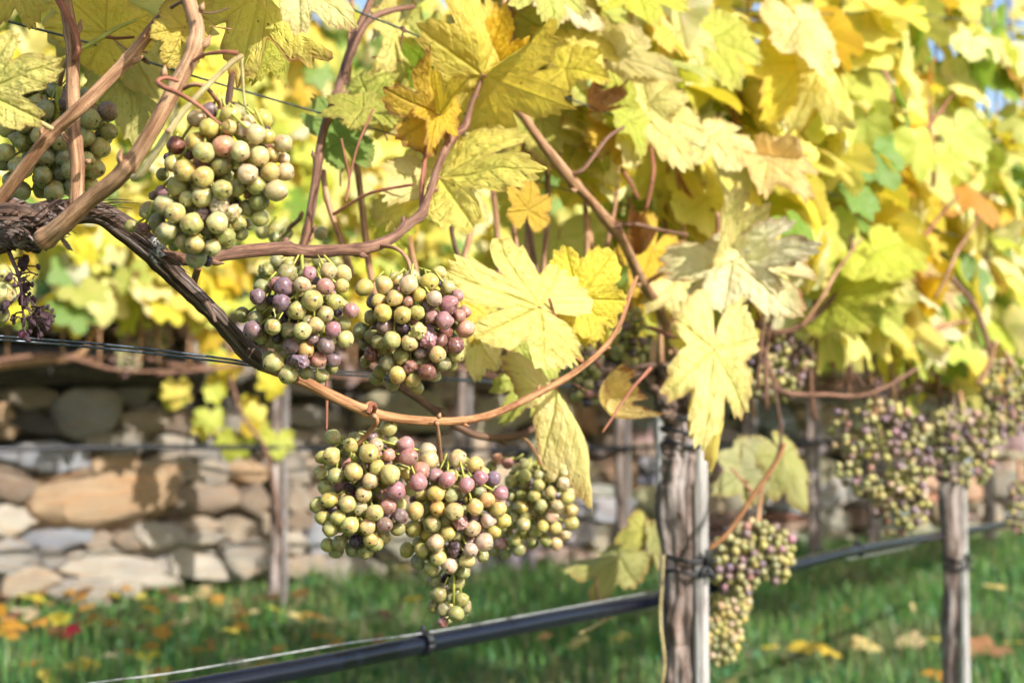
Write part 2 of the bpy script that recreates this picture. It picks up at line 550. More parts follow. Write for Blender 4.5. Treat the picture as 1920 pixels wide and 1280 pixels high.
def leaf_mesh(name, na, nr, seed, fold=0.25, cup=0.1, wave=0.06, droop=0.2, sinus=0.15, curl=0.0, teeth=True, narrow=1.0, petiole=True):
    rs = random.Random(seed)
    ph = [rs.uniform(0, 6.28) for _ in range(8)]
    asym = rs.uniform(-0.06, 0.06)
    angs = [-180 + 360 * i / na for i in range(na)]
    main = [0, 52, -52, 106, -106]
    verts, lv = [], []

    def shape(x, y):
        """height of the blade over its plane"""
        rr = math.hypot(x, y)
        z = -fold * abs(x) * (0.55 + 0.45 * y) * 0.9
        z += cup * (x * x + (y - .2) ** 2) * 1.1
        z += wave * rr * (math.sin(5.2 * x + ph[0]) * math.cos(4.1 * y + ph[1]) + 0.6 * math.sin(9.0 * y + ph[2] + 6 * x) * rr)
        z -= droop * max(0, y) ** 2
        if curl:
            z += curl * max(0, rr - .45) ** 2 * (1 + .6 * math.sin(3 * math.atan2(x, y) + ph[3]))
        # the blade bulges between its main veins
        an = math.degrees(math.atan2(x, y))
        dm = min(abs(an - m) for m in main)
        z += 0.035 * min(1, dm / 20) * min(1, rr * 1.6)
        if nr > 8:
            z += .030 * rr * noise.noise(Vector((x * 6 + seed, y * 6, 0))) + .014 * noise.noise(Vector((x * 13, y * 13, seed)))
        return z

    def vein_of(x, y):
        best = 9.0
        for k, m in enumerate(main):
            ux, uy = math.sin(R(m)), math.cos(R(m))
            al = x * ux + y * uy
            pe = x * uy - y * ux
            if al > -0.01:
                w = 0.017 * (1.05 - min(al, 1) * .75)
                best = min(best, abs(pe) / w)
                # side veins leave the main vein at 45 degrees
                q = al - abs(pe) * 1.0
                if q > .05 and al < 1.0 and abs(pe) < .40:
                    s = (q + (.045 if pe > 0 else 0)) / .135
                    dd = abs(s - round(s)) * .135 * .71
                    best = min(best, .95 + dd / 0.0060)
        return math.exp(-best * best * .5)
    lat = {}
    for i, a in enumerate(angs):
        r0 = leaf_radius(a + asym * 30 * math.sin(R(a)), sinus, rs)
        if teeth and abs(a) < 168:
            nt = 40
            s = ((a + 180) / 360 * nt + 0.35 * math.sin(R(a) * 5 + ph[4])) % 1
            tooth = 1 - abs(2 * s - 1)
            r0 *= 0.93 + 0.12 * tooth * (0.7 + 0.5 * math.sin(R(a) * 7 + ph[5]))
        r0 *= 1 + 0.03 * math.sin(3 * R(a) + ph[6])
        for j in range(1, nr + 1):
            t = j / nr
            x = math.sin(R(a)) * r0 * t * narrow
            y = math.cos(R(a)) * r0 * t
            verts.append((x, y, shape(x, y)))
            lv.append((vein_of(x, y) if nr > 3 else 0.0, t, 0, 1))
    c = len(verts)
    verts.append((0, 0, 0))
    lv.append((1, 0, 0, 1))
    faces, fm = [], []
    for i in range(na):
        k = (i + 1) % na
        a, b = i * nr, k * nr
        if i == na - 1:
            continue                       # the bay where the stalk comes in
        faces.append((c, b, a))
        fm.append(0)
        for j in range(nr - 1):
            faces.append((a + j, b + j, b + j + 1, a + j + 1))
            fm.append(0)
    if petiole and nr <= 8:
        ns = 5 if nr > 3 else 3
        np_ = 6 if nr > 3 else 3
        ctrl = [(0, 0.01, 0.004), (0, -.16, -.07), (0, -.38, -.20), (.02, -.62, -.42)]
        sm = catmull(ctrl, 2 if nr > 3 else 1)
        b0 = len(verts)
        for s in sm:
            for k in range(ns):
                a = 6.283 * k / ns
                verts.append((s[0] + .013 * math.cos(a), s[1] + .006 * math.sin(a), s[2] + .012 * math.sin(a)))
                lv.append((0, 0, 0, 1))
        for i in range(len(sm) - 1):
            for k in range(ns):
                p, q = b0 + i * ns + k, b0 + i * ns + (k + 1) % ns
                faces.append((p, q, q + ns, p + ns))
                fm.append(1)
    me = mesh_from(name, verts, faces, [M_LEAF if nr > 8 else M_LEAF_FAR, M_PETIOLE], True, fm)
    at = me.attributes.new('lv', 'FLOAT_COLOR', 'POINT')
    at.data.foreach_set('color', np.array(lv, 'f').ravel())
    return me


HERO = []
for i in range(9):
    rs = random.Random(100 + i)
    HERO.append(leaf_mesh('leaf_blade', 220, 26, 100 + i, fold=rs.uniform(-.1, .35), cup=rs.uniform(-.12, .12), wave=rs.uniform(.03, .09),
                          droop=rs.uniform(-.05, .3), sinus=rs.uniform(.0, .22), curl=rs.uniform(-.3, .3)))
FLATLEAF = leaf_mesh('leaf_blade', 240, 30, 3, fold=.06, cup=.03, wave=.045, droop=.08, sinus=.22, curl=-.12)
LOBED = leaf_mesh('leaf_blade', 240, 30, 5, fold=.12, cup=-.05, wave=.05, droop=.12, sinus=.34, curl=.15)
FOLDED = leaf_mesh('leaf_blade', 220, 26, 8, fold=1.15, cup=.05, wave=.08, droop=-.2, sinus=.28, curl=.2)
DROOPY = leaf_mesh('leaf_blade', 220, 26, 11, fold=.75, cup=-.1, wave=.10, droop=.35, sinus=.10, curl=-.35, narrow=.8)
ROLLED = leaf_mesh('leaf_blade', 120, 14, 15, fold=.3, cup=1.3, wave=.16, droop=-.4, sinus=.1, curl=1.2)
MID, LOW = [], []
for i in range(10):
    rs = random.Random(300 + i)
    MID.append(leaf_mesh('leaf_blade', 92, 6, 300 + i, fold=rs.uniform(-.15, .6), cup=rs.uniform(-.2, .2), wave=rs.uniform(.04, .12),
                         droop=rs.uniform(-.1, .4), sinus=rs.uniform(0, .3), curl=rs.uniform(-.4, .4)))
for i in range(8):
    rs = random.Random(400 + i)
    LOW.append(leaf_mesh('leaf_blade', 26, 2, 400 + i, fold=rs.uniform(-.1, .6), cup=rs.uniform(-.2, .2), wave=rs.uniform(.05, .12),
                         droop=rs.uniform(-.1, .4), sinus=rs.uniform(0, .25), curl=rs.uniform(-.3, .3), teeth=False))

PAL = {'pale': (.82, .71, .27), 'cream': (.83, .74, .40), 'yellow': (.78, .62, .105), 'gold': (.72, .47, .055), 'lime': (.56, .57, .12),
       'green': (.22, .33, .07), 'orange': (.58, .27, .06), 'brown': (.24, .115, .06), 'olive': (.54, .49, .13), 'peach': (.82, .60, .33), 'dull': (.46, .44, .18)}


def tone(rnd, key, v=0.09):
    c = PAL[key]
    k = 1 + rnd.uniform(-v, v)
    return (min(1, c[0] * k * (1 + rnd.uniform(-v, v) * .5)), min(1, c[1] * k), max(0, c[2] * (1 + rnd.uniform(-.4, .4))))


def pick(rnd, weights):
    t = rnd.random() * sum(w for _, w in weights)
    for k, w in weights:
        t -= w
        if t <= 0:
            return k
    return weights[-1][0]


def leaf_matrix(J, yaxis, normal, L, sx=1.0):
    y = yaxis.normalized()
    n = (normal - y * normal.dot(y))
    if n.length < 1e-4:
        n = y.orthogonal()
    n.normalize()
    x = y.cross(n)
    m = Matrix((x * L * sx, y * L, n * L)).transposed().to_4x4()
    m.translation = J
    return m


def petiole_mesh(seed):
    rs = random.Random(seed)
    k = Tubes()
    bx = rs.uniform(-.08, .08)
    k.add([(Vector((0, .02, .006)), .014), (Vector((bx, -.16, -.07)), .012), (Vector((bx * 2, -.38, -.20)), .013), (Vector((bx, -.62, -.42)), .018)], seg=7, sub=4)
    return k.mesh('petiole', M_PETIOLE)


PETIOLES = [petiole_mesh(i) for i in range(5)]
NEAR = set(m.name for m in HERO + [FLATLEAF, LOBED, FOLDED, DROOPY, ROLLED])


def add_leaf(parent, me, J, yaxis, normal, L, color, brown=0.0, sx=1.0):
    o = put('leaf', me, parent, leaf_matrix(J, yaxis, normal, L, sx), (*color, brown))
    if me.name in NEAR:
        p = bpy.data.objects.new('petiole', PETIOLES[int(abs(J.x) * 1000) % 5])
        COL.objects.link(p)
        p.parent = o
    return o


def py_small(parent, j):
    return j[2] > 1.55 and j[1] < 430


def hero(parent, me, j, t, roll=0.0, tilt=0.0, key='yellow', brown=0.1, sx=1.0, flip=False, color=None):
    """a leaf whose stalk joins at j=(px,py,d) and whose tip is at t=(px,py,d)"""
    J, T = P(*j), P(*t)
    y = (T - J)
    n = ((CAM - J).normalized() + SUN_DIR * .70).normalized()
    if py_small(parent, j):
        y = y * .84
    yn = y.normalized()
    n = (n - yn * n.dot(yn)).normalized()
    n = max((Matrix.Rotation(R(a * roll * .65), 3, yn) @ n for a in (1, -1)), key=lambda q: q.dot(SUN_DIR))
    if flip:
        n = -n
    rnd = random.Random(int(j[0] * 7 + j[1]))
    return add_leaf(parent, me, J, y, n, y.length, color or tone(rnd, key, .05), brown, sx * .80)


# ------------------------------------------------------------------ grapes
def sphere(name, nu, nv, seed=0, bump=0.0, squash=1.0, wrinkle=0.0, mat=None):
    rs = random.Random(seed)
    off = Vector((rs.uniform(0, 50), rs.uniform(0, 50), rs.uniform(0, 50)))
    verts, faces = [], []
    for i in range(nv + 1):
        th = math.pi * i / nv
        if i in (0, nv):
            ring = [(0, 0, math.cos(th))]
        else:
            ring = [(math.sin(th) * math.cos(2 * math.pi * k / nu), math.sin(th) * math.sin(2 * math.pi * k / nu), math.cos(th)) for k in range(nu)]
        for p in ring:
            p = Vector(p)
            s = 1 + bump * noise.noise(p * 1.1 + off)
            if wrinkle:
                n = noise.noise(p * 2.3 + off)
                s += wrinkle * (-abs(n) * 1.4) + wrinkle * .5 * noise.noise(p * 5 + off)
            v = p * s
            v.z *= squash
            verts.append(v)

    def idx(i, k):
        if i == 0:
            return 0
        if i == nv:
            return 1 + (nv - 1) * nu
        return 1 + (i - 1) * nu + k % nu
    for i in range(nv):
        for k in range(nu):
            if i == 0:
                faces.append((0, idx(1, k), idx(1, k + 1)))
            elif i == nv - 1:
                faces.append((idx(i, k), idx(nv, 0), idx(i, k + 1)))
            else:
                faces.append((idx(i, k), idx(i + 1, k), idx(i + 1, k + 1), idx(i, k + 1)))
    return mesh_from(name, verts, faces, [mat or M_GRAPE])


G_HI = [sphere('berry', 26, 18, 20 + i, bump=0.13, squash=.95 + .07 * (i % 3)) for i in range(6)]
G_DENT = [sphere('berry_dented', 26, 18, 40 + i, bump=0.16, wrinkle=0.10) for i in range(4)]
G_SHR = [sphere('berry_shrivelled', 28, 20, 60 + i, bump=0.35, wrinkle=0.34, squash=.85) for i in range(4)]
G_LO = [sphere('berry', 12, 8, 80 + i, bump=0.08) for i in range(4)]

GC = {'g': (.40, .385, .14), 'a': (.47, .395, .125), 'p': (.35, .19, .185), 'r': (.19, .08, .055), 'd': (.05, .027, .045), 'o': (.27, .275, .105),  # o: green skin darkened, shade painted in for berries that sit in shadow
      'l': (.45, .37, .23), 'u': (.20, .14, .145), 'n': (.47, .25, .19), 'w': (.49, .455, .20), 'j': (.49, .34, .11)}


def berry(parent, c, r, axis, key, rnd, lod=0, shr=False):
    col = GC[key]
    k = 1 + rnd.uniform(-.10, .10)
    col = (col[0] * k * (1 + rnd.uniform(-.05, .05)), col[1] * k, col[2] * (1 + rnd.uniform(-.25, .25)))
    if shr:
        me = rnd.choice(G_SHR)
        r = r * 1.15
    elif lod:
        me = rnd.choice(G_LO)
    else:
        me = rnd.choice(G_HI if rnd.random() < .7 else G_DENT)
    z = axis.normalized()
    x = z.orthogonal().normalized()
    x = Matrix.Rotation(rnd.uniform(0, 6.28), 3, z) @ x
    y = z.cross(x)
    m = Matrix((x * r, y * r, z * r)).transposed().to_4x4()
    m.translation = c
    return put('grape', me, parent, m, (*col, 1.0))


def bunch(label, lobes, d, peduncle, explicit=(), crop=None, grape_mm=14.0, weights=None, seed=1, lod=0, fill=1.0, group=None,
          depth_f=0.8, cap=150, stalk_mat=None, stalk_w=9):
    """lobes: (px, py, rx, ry) ellipses at depth d; explicit: berries read from the photograph, in crop coordinates (x0, y0, scale)"""
    rnd = random.Random(seed)
    weights = weights or [('g', 5), ('o', 4), ('a', 3), ('l', 2), ('p', 2), ('u', 1), ('d', .6), ('r', .5)]
    r0 = grape_mm / 2000.0
    E = []
    for (x, y, rx, ry, *dd) in lobes:
        dz = d + (dd[0] if dd else 0)
        E.append((P(x, y, dz), px_m(rx, dz), px_m(ry, dz), min(px_m(rx, dz), px_m(ry, dz) * 1.2) * depth_f))

    def inside(p, inset):
        best = 9
        for c, a, b, e in E:
            q = p - c
            if lod:
                e = e * .75
            v = math.sqrt((q.dot(RIGHT) / max(a - inset, .002)) ** 2 + (q.dot(UP) / max(b - inset, .002)) ** 2 + (q.dot(FWD) / max(e - inset, .002)) ** 2)
            best = min(best, v)
        return best
    B = []       # centre, radius, key, shrivelled, fixed
    for (x, y, r, key) in explicit:
        px, py, pr = crop[0] + x * crop[2], crop[1] + y * crop[2], r * crop[2]
        f = 0.0
        front = None
        for i, (lx, ly, rx, ry, *dd) in enumerate(lobes):
            q = ((px - lx) / rx) ** 2 + ((py - ly) / ry) ** 2
            dz = (dd[0] if dd else 0) - E[i][3] * math.sqrt(max(0.0, 1 - q)) * .9
            front = dz if front is None else min(front, dz)
        k = key.lower()
        back = 0.55 * r0 * 2 if k in 'od' else 0.0
        back += r0 * 2 * ((r0 * FPX / d - pr) / (r0 * FPX / d)) * 1.5
        dz = d + (front or 0) + back + rnd.uniform(-.002, .002)
        B.append([P(px, py, dz), px_m(pr, dz) * .955, k, key.isupper(), True])
    # push crowded berries apart, mostly along the line of sight
    for it in range(40):
        moved = False
        for i in range(len(B)):
            for j in range(i + 1, len(B)):
                v = B[j][0] - B[i][0]
                m = (B[i][1] + B[j][1]) * .93
                dist = v.length
                if dist < m:
                    moved = True
                    s = FWD if v.dot(FWD) >= 0 else -FWD
                    if abs(v.dot(FWD)) < 1e-4:
                        s = FWD
                    push = (m - dist) * .35
                    dirn = (s * .85 + (v / max(dist, 1e-6)) * .15)
                    wj = B[i][1] ** 4 / (B[i][1] ** 4 + B[j][1] ** 4)
                    B[j][0] = B[j][0] + dirn * push * 2 * wj
                    B[i][0] = B[i][0] - dirn * push * 2 * (1 - wj)
        if not moved:
            break
    nfix = len(B)
    tries = int(5200 * fill)
    for t in range(tries):
        c, a, b, e = rnd.choice(E)
        q = Vector((rnd.gauss(0, 1), rnd.gauss(0, 1), rnd.gauss(0, 1))).normalized() * (rnd.random() ** .22)
        p = c + RIGHT * q.x * a + UP * q.y * b + FWD * q.z * e
        v = inside(p, r0)
        if v > 1.0 or v < (.5 if lod else .28):
            continue
        r = r0 * rnd.uniform(.84, 1.08)
        if nfix and q.z < -.45 and (p - CAM).dot(FWD) < d:
            continue
        ok = True
        for o in B:
            if (o[0] - p).length < (o[1] + r) * (.78 if lod else .88):
                ok = False
                break
        if ok:
            if nfix:
                r *= .92
            B.append([p, r, pick(rnd, weights), rnd.random() < .05, False])
            if len(B) >= cap + nfix:
                break
    top = P(peduncle[-1][0], peduncle[-1][1], peduncle[-1][2])
    cen = sum((b[0] for b in B), Vector()) / len(B)
    zlo = min(b[0].z for b in B)
    t = thing('grape_bunch', label, 'grapes', (top.x, top.y, zlo), group)
    axis_pts = [(top, .0022), (top.lerp(Vector((cen.x, cen.y, cen.z)), .5), .0022), (Vector((cen.x, cen.y, cen.z)), .0019),
                (Vector((cen.x, cen.y, lerp(cen.z, zlo, .75))), .0012)]
    tb = Tubes()
    tb.add([(P(x, y, dd), px_m(stalk_w, dd) / 2) for x, y, dd in peduncle] + [(axis_pts[1][0], .0022)], seg=8, sub=6, seed=seed)
    put('peduncle', tb.mesh('peduncle', stalk_mat or M_CANE), t)
    st = Tubes()
    st.add(axis_pts, seg=6, sub=4)
    ax = [q[0] for q in axis_pts]
    for b in B:
        # little stalk from the rachis to the berry
        zz = max(min(b[0].z + .012, top.z), zlo)
        k = min(ax, key=lambda q: abs(q.z - zz))
        k = Vector((k.x, k.y, zz))
        v = (b[0] - k)
        ln = v.length
        if ln < b[1] * 1.2:
            v = Vector((rnd.uniform(-1, 1), rnd.uniform(-1, 1), -.4))
        ax_d = (v.normalized() + Vector((0, 0, -.25)) + (CAM - b[0]).normalized() * .12
                + Vector((rnd.uniform(-.5, .5), rnd.uniform(-.5, .5), rnd.uniform(-.5, .5)))).normalized()
        if not lod:
            e0 = b[0] - ax_d * b[1] * .95
            st.add([(e0 - ax_d * min(.012, ln * .5) + Vector((0, 0, .003)), .0009), (e0, .0010)], seg=4, sub=2)
        berry(t, b[0], b[1], ax_d, b[2], rnd, lod, b[3])
    put('rachis', st.mesh('rachis', M_GREENSTALK), t)
    return t


# ================================================================== THE SETTING
def grid_sheet(name, mat, xs, ys, zf, label):
    verts = [(x, y, zf(x, y)) for y in ys for x in xs]
    nx = len(xs)
    faces = [(j * nx + i, j * nx + i + 1, (j + 1) * nx + i + 1, (j + 1) * nx + i) for j in range(len(ys) - 1) for i in range(nx - 1)]
    o = put(name, mesh_from(name, verts, faces, [mat]))
    o['kind'] = 'structure'
    return o


W0 = Vector((-2.30, 6.40, 0))
WD = Vector((0.815, 0.579, 0)).normalized()
WN = Vector((WD.y, -WD.x, 0))          # wall face looks this way, towards the camera


def wall_pt(s, z, out=0.0):
    return W0 + WD * s + WN * out + Vector((0, 0, z))


def on_wall(px, py, out=0.0):
    """pixel -> (s, z) on the wall face"""
    ray = P(px, py, 1) - CAM
    k = (W0 + WN * out - CAM).dot(WN) / ray.dot(WN)
    q = CAM + ray * k - W0
    return q.dot(WD), (CAM + ray * k).z, k


WALL_H = 1.40


def ground_z(x, y):
    return 0.03 * math.sin(x * 1.7 + 1) * math.sin(y * 1.3) + 0.012 * math.sin(x * 5.1) * math.cos(y * 4.3)


def axis_vals(lo, hi, step, far):
    v = list(np.arange(lo, hi + 1e-6, step))
    k, e = hi, step
    while k < far:
        e *= 1.7
        k += e
        v.append(k)
    k, e = lo, step
    while k > -far:
        e *= 1.7
        k -= e
        v.insert(0, k)
    return v


grid_sheet('ground', M_GROUND, axis_vals(-6, 10, .22, 700), axis_vals(-3, 14, .22, 700), ground_z, '')


def hill_z(q):
    return WALL_H - .05 + .27 * min(q, 8) + .10 * max(0, min(q, 60) - 8) + .04 * max(0, min(q, 400) - 60)


# the terrace behind the wall, rising into the hillside
ss = axis_vals(-8, 18, .8, 600)
qs = [0.02, .2, .5, 1, 1.5, 2, 3, 4, 5, 6, 7, 8, 10, 13, 18, 25, 40, 60, 100, 200, 400]
verts = []
for q in qs:
    for s in ss:
        p = W0 + WD * s - WN * (q + .12)
        verts.append((p.x, p.y, hill_z(q) + (.06 * math.sin(s * 2.1 + q * 3) if q > .3 else 0)))
nx = len(ss)
faces = [(j * nx + i, j * nx + i + 1, (j + 1) * nx + i + 1, (j + 1) * nx + i) for j in range(len(qs) - 1) for i in range(nx - 1)]
o = put('upper_terrace', mesh_from('upper_terrace', verts, faces, [M_GROUND]))
o['kind'] = 'structure'

# ------------------------------------------------------------------ stone wall
def stone_mesh(seed, boxy=None, cuts=8, n=5):
    """a split field stone: a block with its corners knocked off"""
    rs = random.Random(seed)
    off = Vector((rs.uniform(0, 99), rs.uniform(0, 99), rs.uniform(0, 99)))
    planes = []
    for _ in range(cuts):
        nrm = Vector((rs.choice((-1, 1)) * rs.uniform(.2, 1), rs.uniform(-.8, .3), rs.choice((-1, 1)) * rs.uniform(.2, 1))).normalized()
        planes.append((nrm, rs.uniform(.92, 1.22)))
    tx, tz = rs.uniform(-.16, .16), rs.uniform(-.22, .22)
    verts, faces, key = [], [], {}

    def vid(p):
        k = tuple(round(c, 4) for c in p)
        if k not in key:
            key[k] = len(verts)
            q = Vector(p)
            if boxy:
                m = (abs(q.x) ** boxy + abs(q.y) ** boxy + abs(q.z) ** boxy) ** (-1 / boxy)
                q *= m * max(abs(q.x), abs(q.y), abs(q.z))
            q.x *= 1 + tx * q.z
            q.z *= 1 + tz * q.x
            for nrm, dd in planes:
                e = q.dot(nrm) - dd
                if e > 0:
                    q -= nrm * e
            q *= 1 + .07 * noise.noise(q * 1.3 + off) + .06 * noise.noise(q * 3.4 + off)
            verts.append(q * .5)
        return key[k]
    for ax in range(3):
        for sg in (-1, 1):
            for a in range(n):
                for b in range(n):
                    quad = []
                    for da, db in ((0, 0), (1, 0), (1, 1), (0, 1)):
                        p = [0, 0, 0]
                        p[ax] = sg
                        p[(ax + 1) % 3] = -1 + 2 * (a + da) / n
                        p[(ax + 2) % 3] = -1 + 2 * (b + db) / n
                        quad.append(vid(p))
                    faces.append(tuple(quad if sg > 0 else reversed(quad)))
    me = mesh_from('stone', verts, faces, [M_STONE])
    me.set_sharp_from_angle(angle=R(28))
    return me


rs_shear = [0.0, .18, -.15, .08, -.22, .12, -.05]
STONES = [stone_mesh(i) for i in range(18)]
ROUND = stone_mesh(0, boxy=2.6, cuts=4)
wall = thing('stone_wall', 'dry stone terrace wall of tan and grey stones behind the vines', 'wall', wall_pt(0, 0))
ang = math.atan2(WD.y, WD.x)
ROTW = Matrix.Rotation(ang, 4, 'Z')


def stone(s0, s1, z0, z1, col, me, depth=.26, out=0.0, tilt=0.0):
    c = wall_pt((s0 + s1) / 2, (z0 + z1) / 2, out - depth * .35)
    m = Matrix.Translation(c) @ ROTW @ Matrix.Rotation(tilt, 4, 'Y') @ Matrix.Diagonal(((s1 - s0) * 1.0, depth, (z1 - z0) * 1.0, 1))
    return put('stone', me, wall, m, (*col, 1))


SC_ = {'tan': (.50, .41, .30), 'pale': (.58, .52, .42), 'grey': (.40, .375, .335), 'orange': (.56, .385, .225), 'brown': (.34, .26, .185),
       'dark': (.10, .09, .082), 'blue': (.38, .395, .42), 'gtan': (.45, .40, .325)}
LIST = [(0, 682, 80, 732, 'gtan'), (3, 736, 94, 763, 'tan'), (101, 726, 215, 816, 'ROUND'), (20, 766, 91, 806, 'dark'), (-20, 762, 24, 820, 'orange'),
        (201, 726, 275, 750, 'grey'), (218, 750, 296, 768, 'grey'), (222, 773, 296, 816, 'tan'), (300, 770, 372, 816, 'brown'), (380, 770, 455, 815, 'gtan'), (458, 768, 534, 812, 'brown'),
        (538, 766, 640, 806, 'gtan'), (160, 816, 262, 848, 'gtan'), (279, 820, 349, 850, 'pale'), (353, 822, 430, 858, 'grey'), (0, 833, 157, 880, 'blue'), (165, 850, 262, 894, 'orange'), (265, 857, 360, 900, 'tan'),
        (373, 863, 427, 910, 'pale'), (433, 864, 500, 908, 'orange'), (-30, 880, 60, 942, 'brown'), (56, 884, 309, 994, 'orange'), (-40, 944, 62, 1008, 'pale'),
        (290, 908, 443, 968, 'brown'), (448, 910, 500, 966, 'brown'), (55, 997, 158, 1031, 'blue'), (161, 1000, 208, 1028, 'tan'), (213, 1000, 249, 1029, 'brown'),
        (250, 984, 333, 1031, 'pale'), (336, 972, 417, 997, 'tan'), (336, 999, 413, 1020, 'pale'), (420, 972, 487, 1010, 'tan'), (-25, 1014, 60, 1082, 'grey'),
        (66, 1036, 112, 1062, 'grey'), (110, 1033, 288, 1086, 'pale'), (7, 1065, 101, 1106, 'tan'), (289, 1026, 408, 1078, 'pale'), (412, 1018, 486, 1082, 'gtan'),
        (84, 1088, 191, 1134, 'gtan'), (193, 1086, 249, 1114, 'pale'), (252, 1082, 325, 1104, 'pale'), (524, 988, 572, 1042, 'pale'), (574, 970, 614, 1048, 'blue'),
        (520, 1045, 586, 1086, 'tan'), (590, 1048, 645, 1090, 'gtan'), (526, 905, 566, 952, 'tan'), (488, 968, 522, 1012, 'tan'), (488, 1014, 522, 1080, 'pale'),
        (568, 905, 640, 966, 'brown'), (526, 953, 572, 986, 'brown'), (618, 970, 690, 1010, 'tan'), (616, 1012, 680, 1046, 'pale'), (648, 1050, 720, 1085, 'gtan'),
        (504, 812, 575, 858, 'gtan'), (580, 810, 650, 855, 'tan'), (505, 860, 560, 902, 'gtan'), (564, 858, 650, 902, 'tan')]
occ = []
rw = random.Random(5)
for (x0, y0, x1, y1, k) in LIST:
    a = on_wall(x0, y1)
    b = on_wall(x1, y0)
    s0, z0 = a[0], on_wall((x0 + x1) / 2, y1)[1]
    s1, z1 = b[0], on_wall((x0 + x1) / 2, y0)[1]
    occ.append((s0, s1, z0, z1))
    col = SC_['grey'] if k == 'ROUND' else SC_[k]
    me = ROUND if k == 'ROUND' else rw.choice(STONES)
    kk = rw.uniform(.92, 1.1)
    stone(s0 - .025, s1 + .025, z0 - .016, z1 + .016, [c * kk * .72 for c in col], me, out=rw.uniform(-.02, .05) + (.05 if k == 'ROUND' else 0), tilt=rw.uniform(-.05, .05))
z = -.05
row = 0
while z < WALL_H - .02:
    h = rw.uniform(.13, .25)
    if z + h > WALL_H - .06:
        h = WALL_H - z
    s = -4.6 + rw.random() * .2
    while s < 13:
        w = rw.uniform(.16, .48) * (1.0 if s < 8 else 1.4)
        if not any(s < o1 - .05 and s + w > o0 + .05 and z < oz1 - .035 and z + h > oz0 + .035 for o0, o1, oz0, oz1 in occ):
            k = pick(rw, [('tan', 4), ('pale', 3), ('gtan', 4), ('grey', 3), ('brown', 3), ('orange', 1), ('blue', 1), ('dark', .4)])
            kk = rw.uniform(.85, 1.1)
            if rw.random() < .38:
                f = rw.uniform(.35, .65)
                parts = ((z, z + h * f - .008), (z + h * f, z + h * rw.uniform(.94, 1.04)))
            else:
                parts = ((z - rw.uniform(0, .03), z + h * rw.uniform(.86, 1.02)),)
            for (za, zb) in parts:
                stone(s - .015, s + w + .008, za - .012, zb + .012, [c * kk * rw.uniform(.56, .80) for c in SC_[k]], rw.choice(STONES), out=rw.uniform(-.04, .04), tilt=rw.uniform(-.10, .10))
        s += w
    z += h
# packing and soil behind the face stones
a0, a1 = wall_pt(-4.8, -.2, -.10), wall_pt(13.4, -.2, -.10)
b0, b1 = wall_pt(-4.8, -.2, -.42), wall_pt(13.4, -.2, -.42)
H = Vector((0, 0, WALL_H + .14))
vs = [a0, a1, b1, b0, a0 + H, a1 + H, b1 + H, b0 + H]
put('wall_core', mesh_from('wall_core', vs, [(0, 1, 5, 4), (1, 2, 6, 5), (2, 3, 7, 6), (3, 0, 4, 7), (4, 5, 6, 7)], [M_CORE], False), wall)
# dark old timber lying against the upper courses
s0, z0, _ = on_wall(60, 722, .12)
s1, z1, _ = on_wall(380, 722, .12)
bm = Tubes()
bm.add([(wall_pt(s0 - .35, z0 + .085, .07), .085), (wall_pt((s0 + s1) / 2, z0 + .09, .075), .09), (wall_pt(s1, z0 + .075, .08), .08)], seg=10, sub=8, rough=.08, seed=4)
tag(put('timber_beam', bm.mesh('timber_beam', M_BEAM)), 'dark weathered timber beam lying along the upper stones of the wall', 'beam')


# ------------------------------------------------------------------ grass
def blades(n, xr, yr, zf, hmin, hmax, wid, palette, seed, keep=None, zoff=0.0):
    rg = np.random.default_rng(seed)
    x = rg.uniform(*xr, n)
    y = rg.uniform(*yr, n)
    if keep is not None:
        m = keep(x, y, rg)
        x, y = x[m], y[m]
    n = len(x)
    z = zf(x, y) + zoff
    a = rg.uniform(0, 2 * np.pi, n)
    clump = .75 + .5 * np.abs(np.sin(x * 2.3 + 1.1) * np.cos(y * 2.9 + .4)) + .25 * np.sin(x * 7.7) * np.sin(y * 6.1)
    h = rg.uniform(hmin, hmax, n) * clump
    lean = rg.uniform(.1, .75, n) * h
    w = rg.uniform(.6, 1.3, n) * wid
    dx, dy = np.cos(a), np.sin(a)
    wx, wy = -dy * w / 2, dx * w / 2
    base = np.stack([x, y, z], 1)
    up = np.array([0, 0, 1.0])
    D = np.stack([dx, dy, np.zeros(n)], 1)
    Wv = np.stack([wx, wy, np.zeros(n)], 1)
    mid = base + up * (h * .6)[:, None] + D * (lean * .3)[:, None]
    tip = base + up * (h * .95)[:, None] + D * lean[:, None]
    V = np.stack([base - Wv, base + Wv, mid - Wv * .8, mid + Wv * .8, tip], 1).reshape(-1, 3)
    k = np.arange(n)[:, None] * 5
    tri = np.concatenate([k + np.array([[0, 1, 3]]), k + np.array([[0, 3, 2]]), k + np.array([[2, 3, 4]])], 1).reshape(-1, 3)
    pal = np.array(palette)
    cc = pal[rg.integers(0, len(pal), n)] * rg.uniform(.75, 1.25, n)[:, None]
    pt = np.sin(x * 2.9 + 1.3 * np.sin(y * 1.7)) * np.sin(y * 3.3 + 1.1 * np.sin(x * 2.1)) + rg.normal(0, .35, n)
    dry = (pt > .62)[:, None]
    cc = np.where(dry, cc * .35 + np.array([.24, .19, .09]) * .65, cc)
    C = np.concatenate([np.repeat(cc, 5, 0), np.ones((n * 5, 1))], 1)
    return V, tri, C


